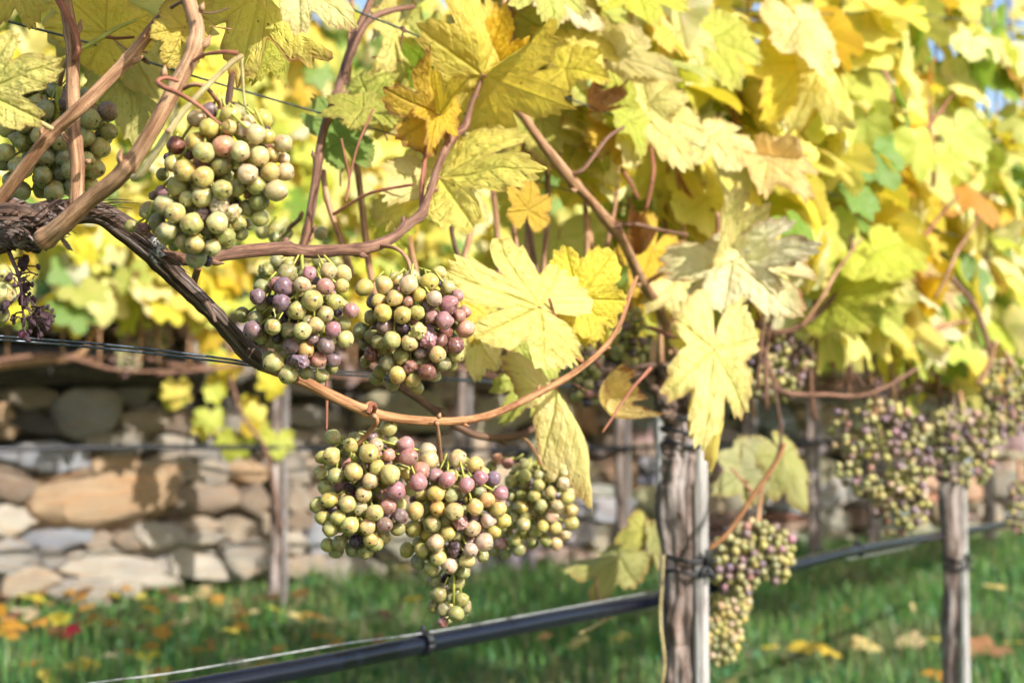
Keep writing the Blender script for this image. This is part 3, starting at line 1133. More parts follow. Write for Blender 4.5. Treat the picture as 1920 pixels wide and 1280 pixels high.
def np_mesh(name, V, tri, C, mat):
    me = bpy.data.meshes.new(name)
    me.vertices.add(len(V))
    me.vertices.foreach_set('co', V.astype('f').ravel())
    me.loops.add(len(tri) * 3)
    me.loops.foreach_set('vertex_index', tri.astype('i').ravel())
    me.polygons.add(len(tri))
    me.polygons.foreach_set('loop_start', np.arange(0, len(tri) * 3, 3, dtype='i'))
    me.polygons.foreach_set('loop_total', np.full(len(tri), 3, dtype='i'))
    me.polygons.foreach_set('use_smooth', np.ones(len(tri), dtype=bool))
    me.update(calc_edges=True)
    at = me.attributes.new('gc', 'FLOAT_COLOR', 'POINT')
    at.data.foreach_set('color', C.astype('f').ravel())
    me.materials.append(mat)
    return me


def gz(x, y):
    return 0.03 * np.sin(x * 1.7 + 1) * np.sin(y * 1.3) + 0.012 * np.sin(x * 5.1) * np.cos(y * 4.3) - .004


def front_of_wall(x, y, rg):
    q = (x - W0.x) * WN.x + (y - W0.y) * WN.y
    d = np.maximum(y, 1.0)
    return (q > .02) & (rg.random(len(x)) < np.clip(1.25 - np.abs(x - .1 * d) / (d * .62 + 1.2), .12, 1))


GPAL = [(.075, .195, .038), (.11, .26, .045), (.15, .31, .055), (.062, .17, .050), (.18, .30, .07), (.28, .28, .12)]
Vs, Ts, Cs, nb = [], [], [], 0
for args in ((120000, (-4, 8), (2.6, 13), gz, .05, .13, .006, GPAL, 1, front_of_wall),
             (26000, (-4, 8), (2.6, 11), gz, .02, .06, .026, [(.060, .180, .060), (.080, .215, .065), (.07, .20, .09)], 2, front_of_wall)):
    V, T, C = blades(*args)
    Vs.append(V)
    Ts.append(T + nb)
    Cs.append(C)
    nb += len(V)
o = put('grass', np_mesh('grass', np.concatenate(Vs), np.concatenate(Ts), np.concatenate(Cs), M_GRASS))
o['kind'] = 'stuff'
o['label'] = 'short green grass and clover between the vine rows'
o['category'] = 'grass'


def hill_grass():
    rg = np.random.default_rng(9)
    n = 30000
    s = rg.uniform(-5, 13, n)
    q = rg.uniform(0.1, 1, n) ** 1.5 * 6
    V, T, C = blades(n, (0, 1), (0, 1), lambda a, b: a * 0, .07, .20, .010, [(.030, .110, .035), (.045, .14, .04), (.035, .12, .055), (.075, .16, .03)], 11)
    n = len(V) // 5
    s, q = s[:n], q[:n]
    px = W0.x + WD.x * s - WN.x * (q + .12)
    py = W0.y + WD.y * s - WN.y * (q + .12)
    pz = np.array([hill_z(v) for v in q]) - .01
    loc = V.reshape(n, 5, 3)
    b = (loc[:, 0] + loc[:, 1]) / 2
    loc = loc - b[:, None, :] + np.stack([px, py, pz], 1)[:, None, :]
    return loc.reshape(-1, 3), T, C


V, T, C = hill_grass()
o = put('terrace_grass', np_mesh('terrace_grass', V, T, C, M_GRASS))
o['kind'] = 'stuff'
o['label'] = 'tall dark green grass on the bank above the stone wall'
o['category'] = 'grass'


# ================================================================== FOREGROUND VINE
HEAD = P(-60, 430, .97)
V0 = thing('grapevine', 'nearest grapevine, its gnarled head and thick arm entering at the left edge', 'vine', (HEAD.x - .10, HEAD.y + .02, 0), 'grapevines of the front row')

# trunk (out of the frame, below the head)
stem('trunk', V0, [(Vector((HEAD.x - .10, HEAD.y + .02, -.05)), .030), (Vector((HEAD.x - .11, HEAD.y + .02, .35)), .026), (Vector((HEAD.x - .09, HEAD.y, .70)), .025),
                   (Vector((HEAD.x - .05, HEAD.y, .87)), .026), (HEAD, .021)], M_TRUNK, seg=28, sub=14, ridge=.22, rough=.3, seed=3)
# head and old arm
stem('head', V0, pxpath([(-130, 440, .98, 78), (-60, 432, .97, 90), (0, 428, .95, 92), (50, 428, .945, 88), (85, 432, .94, 66), (106, 440, .94, 30)]), M_BARK,
     seg=40, sub=16, ridge=.34, rough=.34, seed=8)
stem('arm', V0, pxpath([(20, 425, .97, 60), (90, 405, .98, 56), (150, 395, .985, 46), (195, 403, .99, 44), (245, 437, 1.0, 46), (285, 472, 1.01, 46), (325, 515, 1.03, 38), (370, 558, 1.05, 34),
                        (405, 592, 1.06, 32), (440, 632, 1.08, 32), (470, 662, 1.09, 36), (496, 682, 1.10, 30)]), M_BARK, seg=36, sub=18, ridge=.26, rough=.14, seed=5)
cane(V0, [(385, 565, 1.045, 16), (398, 588, 1.035, 10), (404, 604, 1.03, 6)], M_BARK, name='spur', nodes=0, seed=2)
# loose bark on the head and arm
fl = Tubes()
rb = random.Random(12)
for i in range(70):
    x = rb.uniform(-10, 112)
    y = 428 - (x * .06) + rb.uniform(-40, 34)
    L = rb.uniform(14, 46)
    an = rb.uniform(-.9, .5)
    dd = .925 + .02 * abs(y - 428) / 40
    p0, p1, p2 = (x, y, dd), (x + L * .5 * math.cos(an), y - L * .5 * math.sin(an) - rb.uniform(-4, 6), dd - .004), (x + L * math.cos(an), y - L * math.sin(an), dd + .004)
    fl.add([(P(*p0), .0007), (P(*p1), rb.uniform(.0010, .0030)), (P(*p2), .0004)], seg=5, sub=4, flat=.35, seed=i, rough=.5)
for i in range(34):
    t = rb.random()
    x = lerp(120, 300, t)
    y = (395 if x < 195 else lerp(403, 485, (x - 195) / 105)) + rb.uniform(-16, 16)
    L = rb.uniform(30, 80)
    sl = -.05 if x < 190 else .72
    dd = .962 + .018 * (x - 120) / 180
    fl.add([(P(x, y, dd + .006), .0005), (P(x + L * .5, y + L * .5 * sl - rb.uniform(0, 5), dd + .002), rb.uniform(.0006, .0016)), (P(x + L, y + L * sl, dd + .010), .0004)], seg=4, sub=4, flat=.4, seed=i)
for (x, y, x2, y2) in ((60, 410, 132, 362), (70, 418, 120, 378), (90, 398, 140, 372)):
    fl.add([(P(x, y, .925), .0005), (P((x + x2) / 2, (y + y2) / 2 - 4, .92), .0006), (P(x2, y2, .93), .0002)], seg=4, sub=5)
bk = put('loose_bark', fl.mesh('loose_bark', M_BARK), V0)
bk['kind'] = 'stuff'
# frayed grey lint where the arm divides
fl = Tubes()
for i in range(26):
    x, y = 292 + rb.uniform(-10, 12), 468 + rb.uniform(-14, 14)
    fl.add([(P(x, y, .985), .0005), (P(x + rb.uniform(-9, 9), y + rb.uniform(-9, 9), .978), .0012), (P(x + rb.uniform(-12, 12), y + rb.uniform(-12, 12), .984), .0003)], seg=4, sub=3)
o = put('bark_fibre', fl.mesh('bark_fibre', mat_plain('grey_fibre', (.42, .40, .38), .9)), V0)
o['kind'] = 'stuff'

# one-year canes
cane(V0, [(70, 447, .915, 34), (110, 420, .905, 37), (170, 374, .895, 33), (225, 338, .885, 33), (258, 300, .88, 30), (292, 238, .875, 29), (322, 172, .875, 31), (338, 138, .875, 30),
          (356, 92, .875, 29), (364, 52, .878, 28), (354, 8, .88, 28), (338, -50, .89, 27), (330, -160, .93, 24), (350, -300, .98, 20)], M_CANE, nodes=.085, seg=20, sub=12, seed=11)
cane(V0, [(-40, 400, .945, 26), (0, 368, .94, 26), (60, 302, .93, 25), (110, 245, .925, 24), (152, 203, .92, 26), (200, 148, .925, 24), (262, 78, .93, 23), (300, 36, .935, 20), (335, 4, .94, 16), (420, -80, .96, 14)], M_CANE, seg=18, sub=12, seed=17)
cane(V0, [(142, 385, .955, 28), (147, 340, .955, 27), (150, 296, .955, 27), (144, 240, .957, 25), (138, 180, .96, 26), (132, 105, .962, 25), (124, 40, .965, 25), (118, -40, .97, 24), (125, -220, 1.0, 20)], M_CANE, seg=18, sub=12, seed=23)
cane(V0, [(92, -30, .955, 13), (112, 5, .952, 13), (136, 50, .95, 13), (147, 88, .95, 12), (140, 112, .955, 10)], M_TENDRIL, nodes=0, seed=4, name='shoot')
# stalks, tendrils and buds
cane(V0, [(250, 334, .872, 14), (262, 328, .868, 15), (288, 292, .862, 13), (312, 255, .858, 15), (340, 215, .858, 11), (372, 178, .858, 12), (410, 140, .86, 11), (436, 116, .86, 11), (455, 104, .862, 9)], M_STALK, name='stalk', nodes=0, seg=12, seed=6)
cane(V0, [(362, 115, .87, 6), (385, 102, .865, 7), (420, 98, .86, 8), (446, 100, .86, 9)], M_TENDRIL, name='tendril', nodes=0, seg=8)
cane(V0, [(452, 106, .862, 6), (455, 140, .863, 5.5), (457, 175, .864, 5), (460, 200, .864, 5)], M_STALK, name='tendril', nodes=0, seg=8)
cane(V0, [(334, 152, .862, 7), (312, 146, .855, 8), (296, 152, .85, 9), (306, 163, .845, 10), (340, 178, .84, 9), (378, 202, .838, 8), (404, 226, .838, 6), (416, 233, .838, 4)], M_TENDRIL, name='tendril', nodes=0, seg=10)
for (x, y, dd, s, dx, dy) in ((306, 145, .855, 9, 4, -22), (376, 22, .865, 8, 6, -18), (162, 306, .94, 7, 8, -8), (315, 247, .85, 7, -1, -6), (700, 778, 1.09, 7, 6, 6), (822, 783, 1.15, 6, 4, -10)):
    stem('bud', V0, [(P(x, y, dd + .004), px_m(s, dd) * .5), (P(x + dx * .4, y + dy * .4, dd), px_m(s, dd) * .75), (P(x + dx, y + dy, dd), px_m(s, dd) * .15)], M_CANE, seg=8, sub=5)
cane(V0, [(320, 15, .885, 7), (340, 5, .88, 6), (352, 18, .878, 6)], M_GREY_CANE, name='tendril', nodes=0, seg=8)
cane(V0, [(378, 24, .88, 4), (402, 24, .885, 4), (430, 15, .89, 3)], M_GREY_CANE, name='tendril', nodes=0, seg=6)
# side shoots behind the canes, left
cane(V0, [(150, 92, .965, 8), (175, 80, .97, 9), (195, 68, .97, 9), (222, 52, .975, 6), (255, 38, .98, 5)], M_GREENSTALK, name='shoot', nodes=0, seg=8)
cane(V0, [(195, 69, .97, 7), (220, 72, .975, 6), (252, 70, .98, 5)], M_TENDRIL, name='shoot', nodes=0, seg=8)
cane(V0, [(22, 204, .90, 9), (60, 222, .905, 10), (98, 242, .915, 10)], M_STALK, name='shoot', nodes=0, seg=8)

# the long cane tied along the wire, and the older one above it
cane(V0, [(285, 478, .995, 26), (340, 482, .99, 26), (400, 474, .995, 25), (460, 470, 1.02, 26), (520, 470, 1.05, 26), (566, 474, 1.08, 24), (600, 472, 1.10, 26), (640, 466, 1.12, 22), (700, 459, 1.16, 23),
          (740, 446, 1.19, 20), (772, 420, 1.22, 18), (790, 404, 1.24, 22), (800, 370, 1.27, 15), (822, 310, 1.31, 15), (850, 262, 1.35, 18), (872, 238, 1.37, 16), (884, 190, 1.40, 9), (905, 145, 1.43, 8)], M_CANE2, seg=16, sub=12, nodes=.085, seed=31)
cane(V0, [(494, 680, 1.10, 26), (530, 697, 1.10, 22), (575, 718, 1.10, 22), (630, 748, 1.10, 22), (690, 775, 1.11, 20), (740, 785, 1.13, 18), (800, 788, 1.16, 17), (860, 785, 1.19, 15), (920, 776, 1.22, 15), (985, 752, 1.26, 14),
          (1045, 720, 1.30, 13), (1100, 680, 1.33, 11), (1140, 640, 1.36, 10), (1165, 600, 1.38, 9), (1180, 555, 1.40, 9), (1195, 520, 1.42, 6)], M_ORANGE, seg=16, sub=12, nodes=.11, seed=37)
cane(V0, [(690, 676, 1.42, 16), (740, 716, 1.42, 16), (775, 742, 1.42, 15), (830, 784, 1.42, 14), (885, 812, 1.43, 14), (940, 818, 1.44, 14), (980, 812, 1.46, 14), (1020, 795, 1.48, 13), (1040, 778, 1.50, 11)], M_GREY_CANE, seg=12, sub=8, seed=41)
cane(V0, [(612, 690, 1.15, 7), (613, 740, 1.15, 6), (612, 806, 1.15, 5)], M_TENDRIL, name='tendril', nodes=0, seg=8)
cane(V0, [(700, 775, 1.105, 9), (703, 762, 1.10, 10), (696, 758, 1.095, 9), (690, 775, 1.09, 8)], M_TENDRIL, name='tendril', nodes=0, seg=8)
cane(V0, [(372, 500, 1.06, 14), (366, 520, 1.08, 14), (360, 540, 1.10, 12)], M_ORANGE, name='spur', nodes=0, seg=10)
# upright canes behind the bunches
cane(V0, [(555, 500, 1.34, 18), (575, 420, 1.34, 17), (598, 320, 1.36, 17), (606, 250, 1.38, 16), (622, 195, 1.39, 20), (648, 120, 1.41, 15), (672, 60, 1.43, 14), (694, 0, 1.45, 13), (715, -90, 1.5, 10)], M_CANE2, seg=12, sub=8, seed=43)
cane(V0, [(655, 520, 1.38, 14), (640, 455, 1.38, 13), (618, 380, 1.38, 12), (606, 320, 1.39, 11)], M_CANE, seg=10, sub=8, seed=44)
cane(V0, [(625, 190, 1.40, 9), (660, 100, 1.40, 12), (690, 45, 1.41, 12), (730, 22, 1.42, 12), (775, 12, 1.44, 9)], M_CANE2, seg=10, sub=8, seed=45)
cane(V0, [(436, -30, 1.20, 11), (434, 60, 1.20, 11), (434, 130, 1.20, 11), (430, 188, 1.20, 13), (424, 200, 1.2, 8)], M_GREY_CANE, seg=10, sub=8, seed=46)
cane(V0, [(478, 5, 1.15, 5), (468, 60, 1.15, 5), (455, 104, 1.15, 5)], M_TENDRIL, name='tendril', nodes=0, seg=6)
cane(V0, [(430, 192, 1.2, 6), (450, 196, 1.2, 6), (465, 198, 1.2, 4)], M_GREY_CANE, name='tendril', nodes=0, seg=6)
cane(V0, [(655, 335, 1.30, 4), (672, 270, 1.30, 4.5), (700, 205, 1.31, 4.5)], M_TENDRIL, name='tendril', nodes=0, seg=6)
cane(V0, [(640, 260, 1.30, 4), (648, 300, 1.30, 5), (655, 336, 1.30, 5), (648, 380, 1.30, 5)], M_TENDRIL, name='tendril', nodes=0, seg=6)
cane(V0, [(625, 402, 1.33, 7), (660, 380, 1.32, 6), (700, 360, 1.31, 6), (775, 346, 1.30, 5)], M_TENDRIL, name='shoot', nodes=0, seg=8)
cane(V0, [(800, 275, 1.33, 8), (792, 340, 1.31, 9), (790, 400, 1.26, 8)], M_TENDRIL, name='shoot', nodes=0, seg=8)
cane(V0, [(852, 395, 1.6, 9), (850, 440, 1.6, 9), (862, 490, 1.6, 8)], M_GREY_CANE, seg=8, seed=3)
cane(V0, [(1220, 690, 1.5, 8), (1180, 735, 1.45, 6), (1130, 810, 1.42, 4)], M_TENDRIL, name='tendril', nodes=0, seg=6)
cane(V0, [(1030, 560, 1.30, 6), (1060, 650, 1.33, 8), (1092, 678, 1.34, 9)], M_ORANGE, name='shoot', nodes=0, seg=8)

# leaves of the nearest vine, read one by one
hero(V0, FLATLEAF, (-34, 172, .86), (110, 112, .85), roll=10, key='pale', brown=.1, sx=.95)
hero(V0, HERO[1], (346, 52, .93), (318, 122, .92), roll=20, key='yellow', brown=.2, sx=1.15)
hero(V0, HERO[2], (352, 40, .935), (262, 60, .95), roll=-25, key='yellow', brown=.05, sx=.9)
hero(V0, FLATLEAF, (560, -30, .90), (668, 45, .885), roll=10, key='cream', brown=.25, sx=.95)
hero(V0, FOLDED, (488, -20, 1.03), (612, 132, 1.0), roll=28, key='pale', brown=.3, sx=.75)
hero(V0, HERO[3], (505, 62, 1.10), (560, 160, 1.12), roll=-35, key='olive', sx=1.1)
hero(V0, FLATLEAF, (205, -20, 1.22), (300, 205, 1.20), roll=12, key='olive', brown=0, sx=1.0, flip=True)  # olive tone carries this leaf's shade in its colour
hero(V0, HERO[4], (200, 60, 1.16), (90, -40, 1.15), roll=-10, key='yellow', brown=.05, sx=1.1, flip=True)
hero(V0, HERO[5], (230, 130, 1.20), (270, 262, 1.19), roll=-28, key='olive', brown=.1, sx=.95)  # olive again puts shade into the leaf colour
hero(V0, HERO[0], (20, -40, 1.02), (-20, 40, .99), roll=14, key='yellow', sx=1.0)
hero(V0, HERO[6], (680, 205, 1.36), (610, 160, 1.38), roll=-24, key='olive', sx=1.0)
hero(V0, HERO[7], (690, 190, 1.42), (775, 170, 1.40), roll=25, key='lime', sx=1.1)
hero(V0, HERO[2], (640, 265, 1.45), (600, 165, 1.46), roll=-30, key='green', sx=1.0)
hero(V0, FOLDED, (818, 215, 1.33), (790, 88, 1.30), roll=-35, key='gold', brown=.42, sx=.9)
hero(V0, FOLDED, (826, 216, 1.33), (878, 130, 1.29), roll=30, key='yellow', brown=.3, sx=.55)
hero(V0, HERO[8], (818, 200, 1.34), (812, 272, 1.30), roll=15, key='gold', brown=.3, sx=.7)
hero(V0, DROOPY, (905, 142, 1.42), (905, -40, 1.36), roll=-20, key='yellow', brown=.05, sx=1.0)
hero(V0, FOLDED, (908, 142, 1.42), (1062, 48, 1.34), roll=35, key='yellow', brown=.08, sx=.7)
hero(V0, HERO[0], (905, 135, 1.44), (955, 10, 1.40), roll=8, key='gold', brown=.05, sx=.8)
hero(V0, FLATLEAF, (824, 335, 1.33), (1012, 306, 1.25), roll=30, key='pale', brown=.08, sx=.85)
hero(V0, HERO[3], (822, 336, 1.34), (850, 402, 1.30), roll=-20, key='pale', brown=.08, sx=1.6)
hero(V0, LOBED, (1012, 577, 1.30), (836, 500, 1.25), roll=6, key='pale', brown=.05, sx=.86)
hero(V0, HERO[1], (1082, 560, 1.36), (1160, 470, 1.36), roll=-14, key='yellow', brown=.05, sx=1.25)
hero(V0, HERO[4], (1090, 545, 1.37), (1112, 652, 1.34), roll=16, key='yellow', brown=.08, sx=.95)
hero(V0, DROOPY, (1042, 728, 1.40), (1160, 892, 1.34), roll=40, key='pale', brown=.2, sx=.5)
hero(V0, HERO[6], (1000, 690, 1.5), (950, 800, 1.48), roll=-14, key='lime', brown=.0, sx=.7)
hero(V0, ROLLED, (1125, 745, 1.55), (1170, 800, 1.56), roll=20, key='peach', brown=.5, sx=.9)
hero(V0, HERO[5], (900, 640, 1.45), (878, 720, 1.44), roll=-24, key='pale', sx=1.0, flip=True)
hero(V0, HERO[7], (860, 560, 1.40), (895, 640, 1.38), roll=14, key='yellow', sx=1.0)
hero(V0, HERO[8], (1060, 130, 1.6), (1150, 140, 1.55), roll=10, key='yellow', sx=1.0)
hero(V0, FLATLEAF, (1020, -30, 1.45), (1045, 48, 1.42), roll=-12, key='lime', sx=1.2)
hero(V0, HERO[2], (990, 395, 1.5), (1000, 330, 1.5), roll=-40, key='gold', sx=1.4)
hero(V0, HERO[0], (740, 420, 1.6), (700, 470, 1.6), roll=-20, key='lime', sx=1.4)

# unseen leaves added above the frame to shade the upper left bunch and leaves
for (x, y, d, t, L) in ((70, 230, 1.06, .24, .105), (150, 250, 1.06, .25, .10), (90, 310, 1.06, .27, .10), (20, 270, 1.06, .26, .10), (170, 120, 1.18, .30, .12), (230, 30, 1.18, .27, .12)):
    J = P(x, y, d) + SUN_DIR * t
    yv = (Vector((0, 0, -1)) - SUN_DIR * SUN_DIR.z * -1).normalized()
    add_leaf(V0, HERO[int(x) % 9], J - yv * L * .4, yv, SUN_DIR, L, tone(random.Random(x), 'yellow'), .1, 1.1)

sh = [P(90, 270, 1.06) + SUN_DIR * .27, P(200, 80, 1.18) + SUN_DIR * .30]
stem('cane', V0, [(P(338, -60, .89), .004), (P(345, -130, .90).lerp(sh[0], .5) + Vector((0, 0, .03)), .0036), (sh[0] + Vector((0, 0, .03)), .003), (sh[1] + Vector((0, 0, .05)), .0022)], M_CANE, seg=8, sub=8, nodes=.07, seed=3)  # added cane, so the shading leaves hang from the vine

# ------------------------------------------------------------------ grape bunches read from the photograph
C1 = (280, 180, 300 / 1164)
B1 = [(345, 165, 65, 'l'), (440, 105, 62, 'u'), (438, 232, 80, 'a'), (590, 140, 75, 'a'), (590, 230, 62, 'a'), (690, 245, 72, 'l'), (720, 180, 50, 'l'), (780, 280, 75, 'l'), (845, 265, 50, 'd'), (868, 300, 60, 'a'),
      (968, 342, 72, 'l'), (195, 358, 72, 'r'), (335, 335, 72, 'a'), (405, 410, 82, 'g'), (540, 370, 88, 'n'), (660, 405, 78, 'w'), (285, 425, 40, 'R'), (800, 440, 75, 'w'), (890, 420, 60, 'a'), (980, 460, 50, 'l'),
      (175, 495, 68, 'g'), (95, 570, 50, 'o'), (258, 543, 85, 'a'), (395, 590, 78, 'a'), (525, 505, 80, 'o'), (712, 568, 80, 'l'), (880, 552, 75, 'a'), (985, 550, 68, 'l'), (365, 480, 50, 'p'), (210, 655, 80, 'g'),
      (280, 745, 65, 'g'), (385, 735, 82, 'w'), (530, 680, 78, 'g'), (640, 670, 72, 'o'), (780, 655, 75, 'o'), (920, 690, 82, 'l'), (105, 790, 75, 'g'), (90, 695, 50, 'p'), (30, 725, 38, 'u'), (185, 850, 80, 'g'),
      (520, 790, 68, 'L'), (600, 845, 62, 'W'), (710, 815, 60, 'o'), (800, 765, 78, 'o'), (310, 925, 88, 'g'), (495, 922, 82, 'w'), (395, 850, 60, 'u'), (640, 915, 65, 'g'), (800, 880, 70, 'g'), (145, 985, 75, 'w'),
      (55, 915, 65, 'o'), (215, 1045, 65, 'g'), (420, 975, 60, 'o'), (335, 1075, 75, 'a'), (550, 1020, 78, 'o'), (665, 1000, 58, 'o'), (455, 1100, 65, 'g'), (340, 1180, 75, 'o'), (720, 935, 40, 'o'), (640, 790, 35, 'd'),
      (620, 500, 45, 'o'), (180, 1090, 40, 'o'), (420, 1200, 45, 'd'), (-130, 945, 52, 'o'), (-40, 970, 50, 'R'), (-25, 850, 45, 'o'), (130, 440, 28, 'd'), (800, 525, 28, 'd'), (715, 710, 34, 'R'), (550, 590, 60, 'o')]
bunch('sharp yellow-green grape bunch hanging highest, with one pink-orange berry in its middle', [(440, 270, 112, 80), (430, 330, 118, 95), (375, 415, 92, 82), (300, 400, 46, 50, .03)], .90,
      [(344, 166, .875), (362, 159, .87), (384, 163, .87), (402, 182, .875), (413, 205, .885)], B1, C1, 14.6, seed=21, cap=90, stalk_mat=M_CANE, stalk_w=9)
C2 = (400, 460, 520 / 1920)
B2 = [(510, 195, 70, 'o'), (665, 195, 55, 'p'), (800, 180, 65, 'l'), (895, 195, 62, 'l'), (335, 290, 60, 'o'), (307, 355, 62, 'u'), (487, 285, 68, 'u'), (615, 272, 62, 'l'), (775, 285, 65, 'p'), (890, 280, 52, 'a'),
      (472, 393, 66, 'u'), (685, 380, 75, 'g'), (845, 390, 60, 'g'), (580, 450, 70, 'g'), (955, 450, 58, 'p'), (775, 475, 58, 'g'), (200, 480, 60, 'o'), (285, 510, 60, 'o'), (275, 585, 70, 'u'), (415, 562, 62, 'g'),
      (520, 585, 60, 'o'), (620, 587, 66, 'w'), (705, 550, 60, 'l'), (830, 582, 60, 'p'), (910, 650, 65, 'g'), (905, 545, 50, 'o'), (420, 810, 72, 'g'), (535, 700, 58, 'u'), (637, 725, 60, 'j'), (780, 695, 65, 'u'),
      (605, 800, 60, 'U'), (727, 788, 60, 'n'), (830, 790, 55, 'u'), (517, 895, 70, 'g'), (820, 845, 50, 'o'), (640, 880, 50, 'o'), (750, 900, 55, 'o'), (455, 700, 40, 'o'), (380, 770, 45, 'o'), (330, 640, 50, 'o'),
      (400, 380, 40, 'd'), (440, 640, 40, 'd'), (690, 650, 40, 'u'), (860, 460, 35, 'd')]
bunch('purple-tinged green grape bunch below the brown cane, beside a pinker bunch', [(565, 590, 105, 92), (560, 660, 72, 62)], 1.05,
      [(566, 474, 1.08), (566, 490, 1.07), (568, 510, 1.06)], B2, C2, 13.8, seed=22, cap=85, weights=[('o', 6), ('u', 3), ('g', 3), ('d', 1), ('p', 1)], stalk_mat=M_GREENSTALK, stalk_w=7)
B3 = [(1045, 292, 62, 'a'), (1185, 275, 68, 'l'), (1265, 235, 55, 'l'), (1350, 270, 68, 'l'), (1375, 215, 55, 'l'), (1145, 385, 55, 'a'), (1255, 365, 60, 'a'), (1350, 390, 42, 'p'), (1425, 345, 52, 'a'), (1497, 250, 65, 'a'),
      (1565, 190, 48, 'a'), (1580, 260, 35, 'u'), (1625, 290, 48, 'g'), (1175, 470, 68, 'a'), (1310, 480, 65, 'a'), (1410, 465, 55, 'g'), (1535, 370, 60, 'l'), (1480, 415, 45, 'u'), (1630, 405, 70, 'p'), (1690, 350, 48, 'p'),
      (1740, 460, 45, 'p'), (1705, 490, 48, 'p'), (1515, 495, 50, 'p'), (1600, 520, 68, 'p'), (1745, 575, 70, 'n'), (1420, 595, 55, 'W'), (1490, 650, 55, 'P'), (1235, 655, 68, 'g'), (1360, 670, 62, 'w'), (1570, 660, 55, 'r'),
      (1675, 695, 65, 'r'), (1550, 755, 62, 'l'), (1150, 665, 55, 'g'), (1210, 810, 65, 'o'), (1090, 750, 52, 'R'), (1275, 895, 65, 'a'), (1365, 845, 52, 'R'), (1480, 875, 65, 'r'), (1380, 930, 55, 'g'), (1590, 820, 60, 'o'),
      (1680, 755, 60, 'g'), (1155, 870, 50, 'o'), (1050, 680, 48, 'o'), (1020, 590, 62, 'o'), (1090, 500, 50, 'o'), (1130, 920, 55, 'o'), (1240, 960, 55, 'o'), (1410, 985, 50, 'o'), (1055, 800, 45, 'o'), (1180, 560, 60, 'u'),
      (1310, 565, 55, 'd'), (1300, 770, 60, 'o'), (1430, 740, 50, 'u'), (1645, 820, 48, 'o'), (1530, 900, 45, 'o'), (1425, 810, 45, 'o')]
bunch('pink and yellow grape bunch left of the large pale leaf', [(775, 600, 105, 95), (775, 660, 92, 68)], 1.14,
      [(705, 460, 1.165), (738, 464, 1.15), (760, 480, 1.14), (772, 512, 1.13)], B3, C2, 13.8, seed=23, cap=85, weights=[('o', 5), ('u', 2), ('g', 3), ('p', 3), ('r', 1)], stalk_w=8)
C4 = (560, 760, 540 / 1646)
B4 = [(198, 180, 46, 'g'), (298, 228, 45, 'g'), (400, 272, 58, 'a'), (440, 228, 46, 'l'), (513, 127, 52, 'g'), (612, 222, 48, 'p'), (190, 288, 55, 'a'), (135, 295, 40, 'g'), (515, 282, 40, 'n'), (628, 293, 52, 'p'), (447, 352, 48, 'a'),
      (313, 378, 56, 'a'), (525, 390, 58, 'a'), (210, 402, 50, 'g'), (408, 430, 50, 'l'), (690, 425, 56, 'p'), (150, 470, 48, 'g'), (178, 533, 50, 'g'), (290, 470, 28, 'D'), (373, 505, 50, 'l'), (555, 485, 56, 'p'), (648, 475, 45, 'g'),
      (110, 572, 50, 'g'), (283, 560, 50, 'g'), (343, 585, 46, 'w'), (225, 642, 48, 'g'), (182, 700, 50, 'g'), (295, 680, 52, 'w'), (437, 610, 52, 'g'), (510, 575, 50, 'p'), (393, 690, 50, 'l'), (580, 630, 48, 'u'), (490, 680, 48, 'u'),
      (235, 785, 48, 'o'), (165, 795, 45, 'g'), (413, 765, 46, 'a'), (330, 775, 42, 'd'), (215, 830, 45, 'o'), (310, 825, 45, 'o'), (380, 830, 50, 'o'), (440, 790, 45, 'o'), (140, 640, 45, 'g'), (565, 705, 45, 'o'), (125, 385, 45, 'g'),
      (700, 375, 55, 'p'), (740, 310, 55, 'l'), (735, 275, 50, 'l')]
bunch('lower left grape bunch of loose pale green berries below the orange cane', [(690, 880, 105, 82), (680, 965, 92, 74)], 1.14,
      [(704, 778, 1.11), (706, 792, 1.11), (690, 812, 1.12), (672, 832, 1.125), (660, 850, 1.13)], B4, C4, 13.2, seed=24, cap=85, weights=[('o', 4), ('g', 4), ('p', 2), ('u', 2), ('a', 1)], stalk_mat=M_ORANGE, stalk_w=9)
B5 = [(910, 305, 56, 'l'), (1010, 335, 50, 'a'), (960, 455, 48, 'p'), (848, 425, 52, 'p'), (1040, 412, 45, 'p'), (1115, 415, 45, 'u'), (1155, 500, 48, 'p'), (785, 503, 52, 'a'), (670, 600, 52, 'a'), (792, 588, 45, 'j'), (890, 605, 56, 'l'),
      (1010, 580, 48, 'a'), (1075, 540, 46, 'j'), (1140, 590, 50, 'a'), (655, 700, 54, 'g'), (762, 675, 54, 'g'), (930, 670, 42, 'N'), (990, 702, 50, 'l'), (1085, 655, 46, 'l'), (1172, 660, 46, 'a'), (850, 733, 46, 'a'), (785, 785, 54, 'l'),
      (890, 825, 44, 'D'), (1062, 780, 56, 'l'), (980, 825, 46, 'l'), (705, 825, 46, 'g'), (618, 825, 46, 'g'), (800, 870, 48, 'g'), (863, 915, 48, 'l'), (962, 885, 48, 'w'), (757, 930, 48, 'g'), (870, 515, 45, 'o'), (720, 590, 50, 'o'),
      (940, 950, 45, 'o'), (690, 890, 50, 'o'), (1050, 860, 40, 'o'), (1115, 720, 45, 'g'), (1035, 490, 40, 'o'), (780, 400, 45, 'p'), (840, 660, 45, 'o'), (900, 740, 40, 'o')]
B5T = [(770, 1010, 50, 'o'), (850, 990, 35, 'd'), (900, 1010, 50, 'o'), (800, 1070, 50, 'o'), (870, 1090, 45, 'o'), (930, 1110, 45, 'o'), (775, 1150, 45, 'o'), (830, 1165, 45, 'o'), (900, 1180, 50, 'o'), (945, 1150, 45, 'o'), (825, 1235, 35, 'p')]
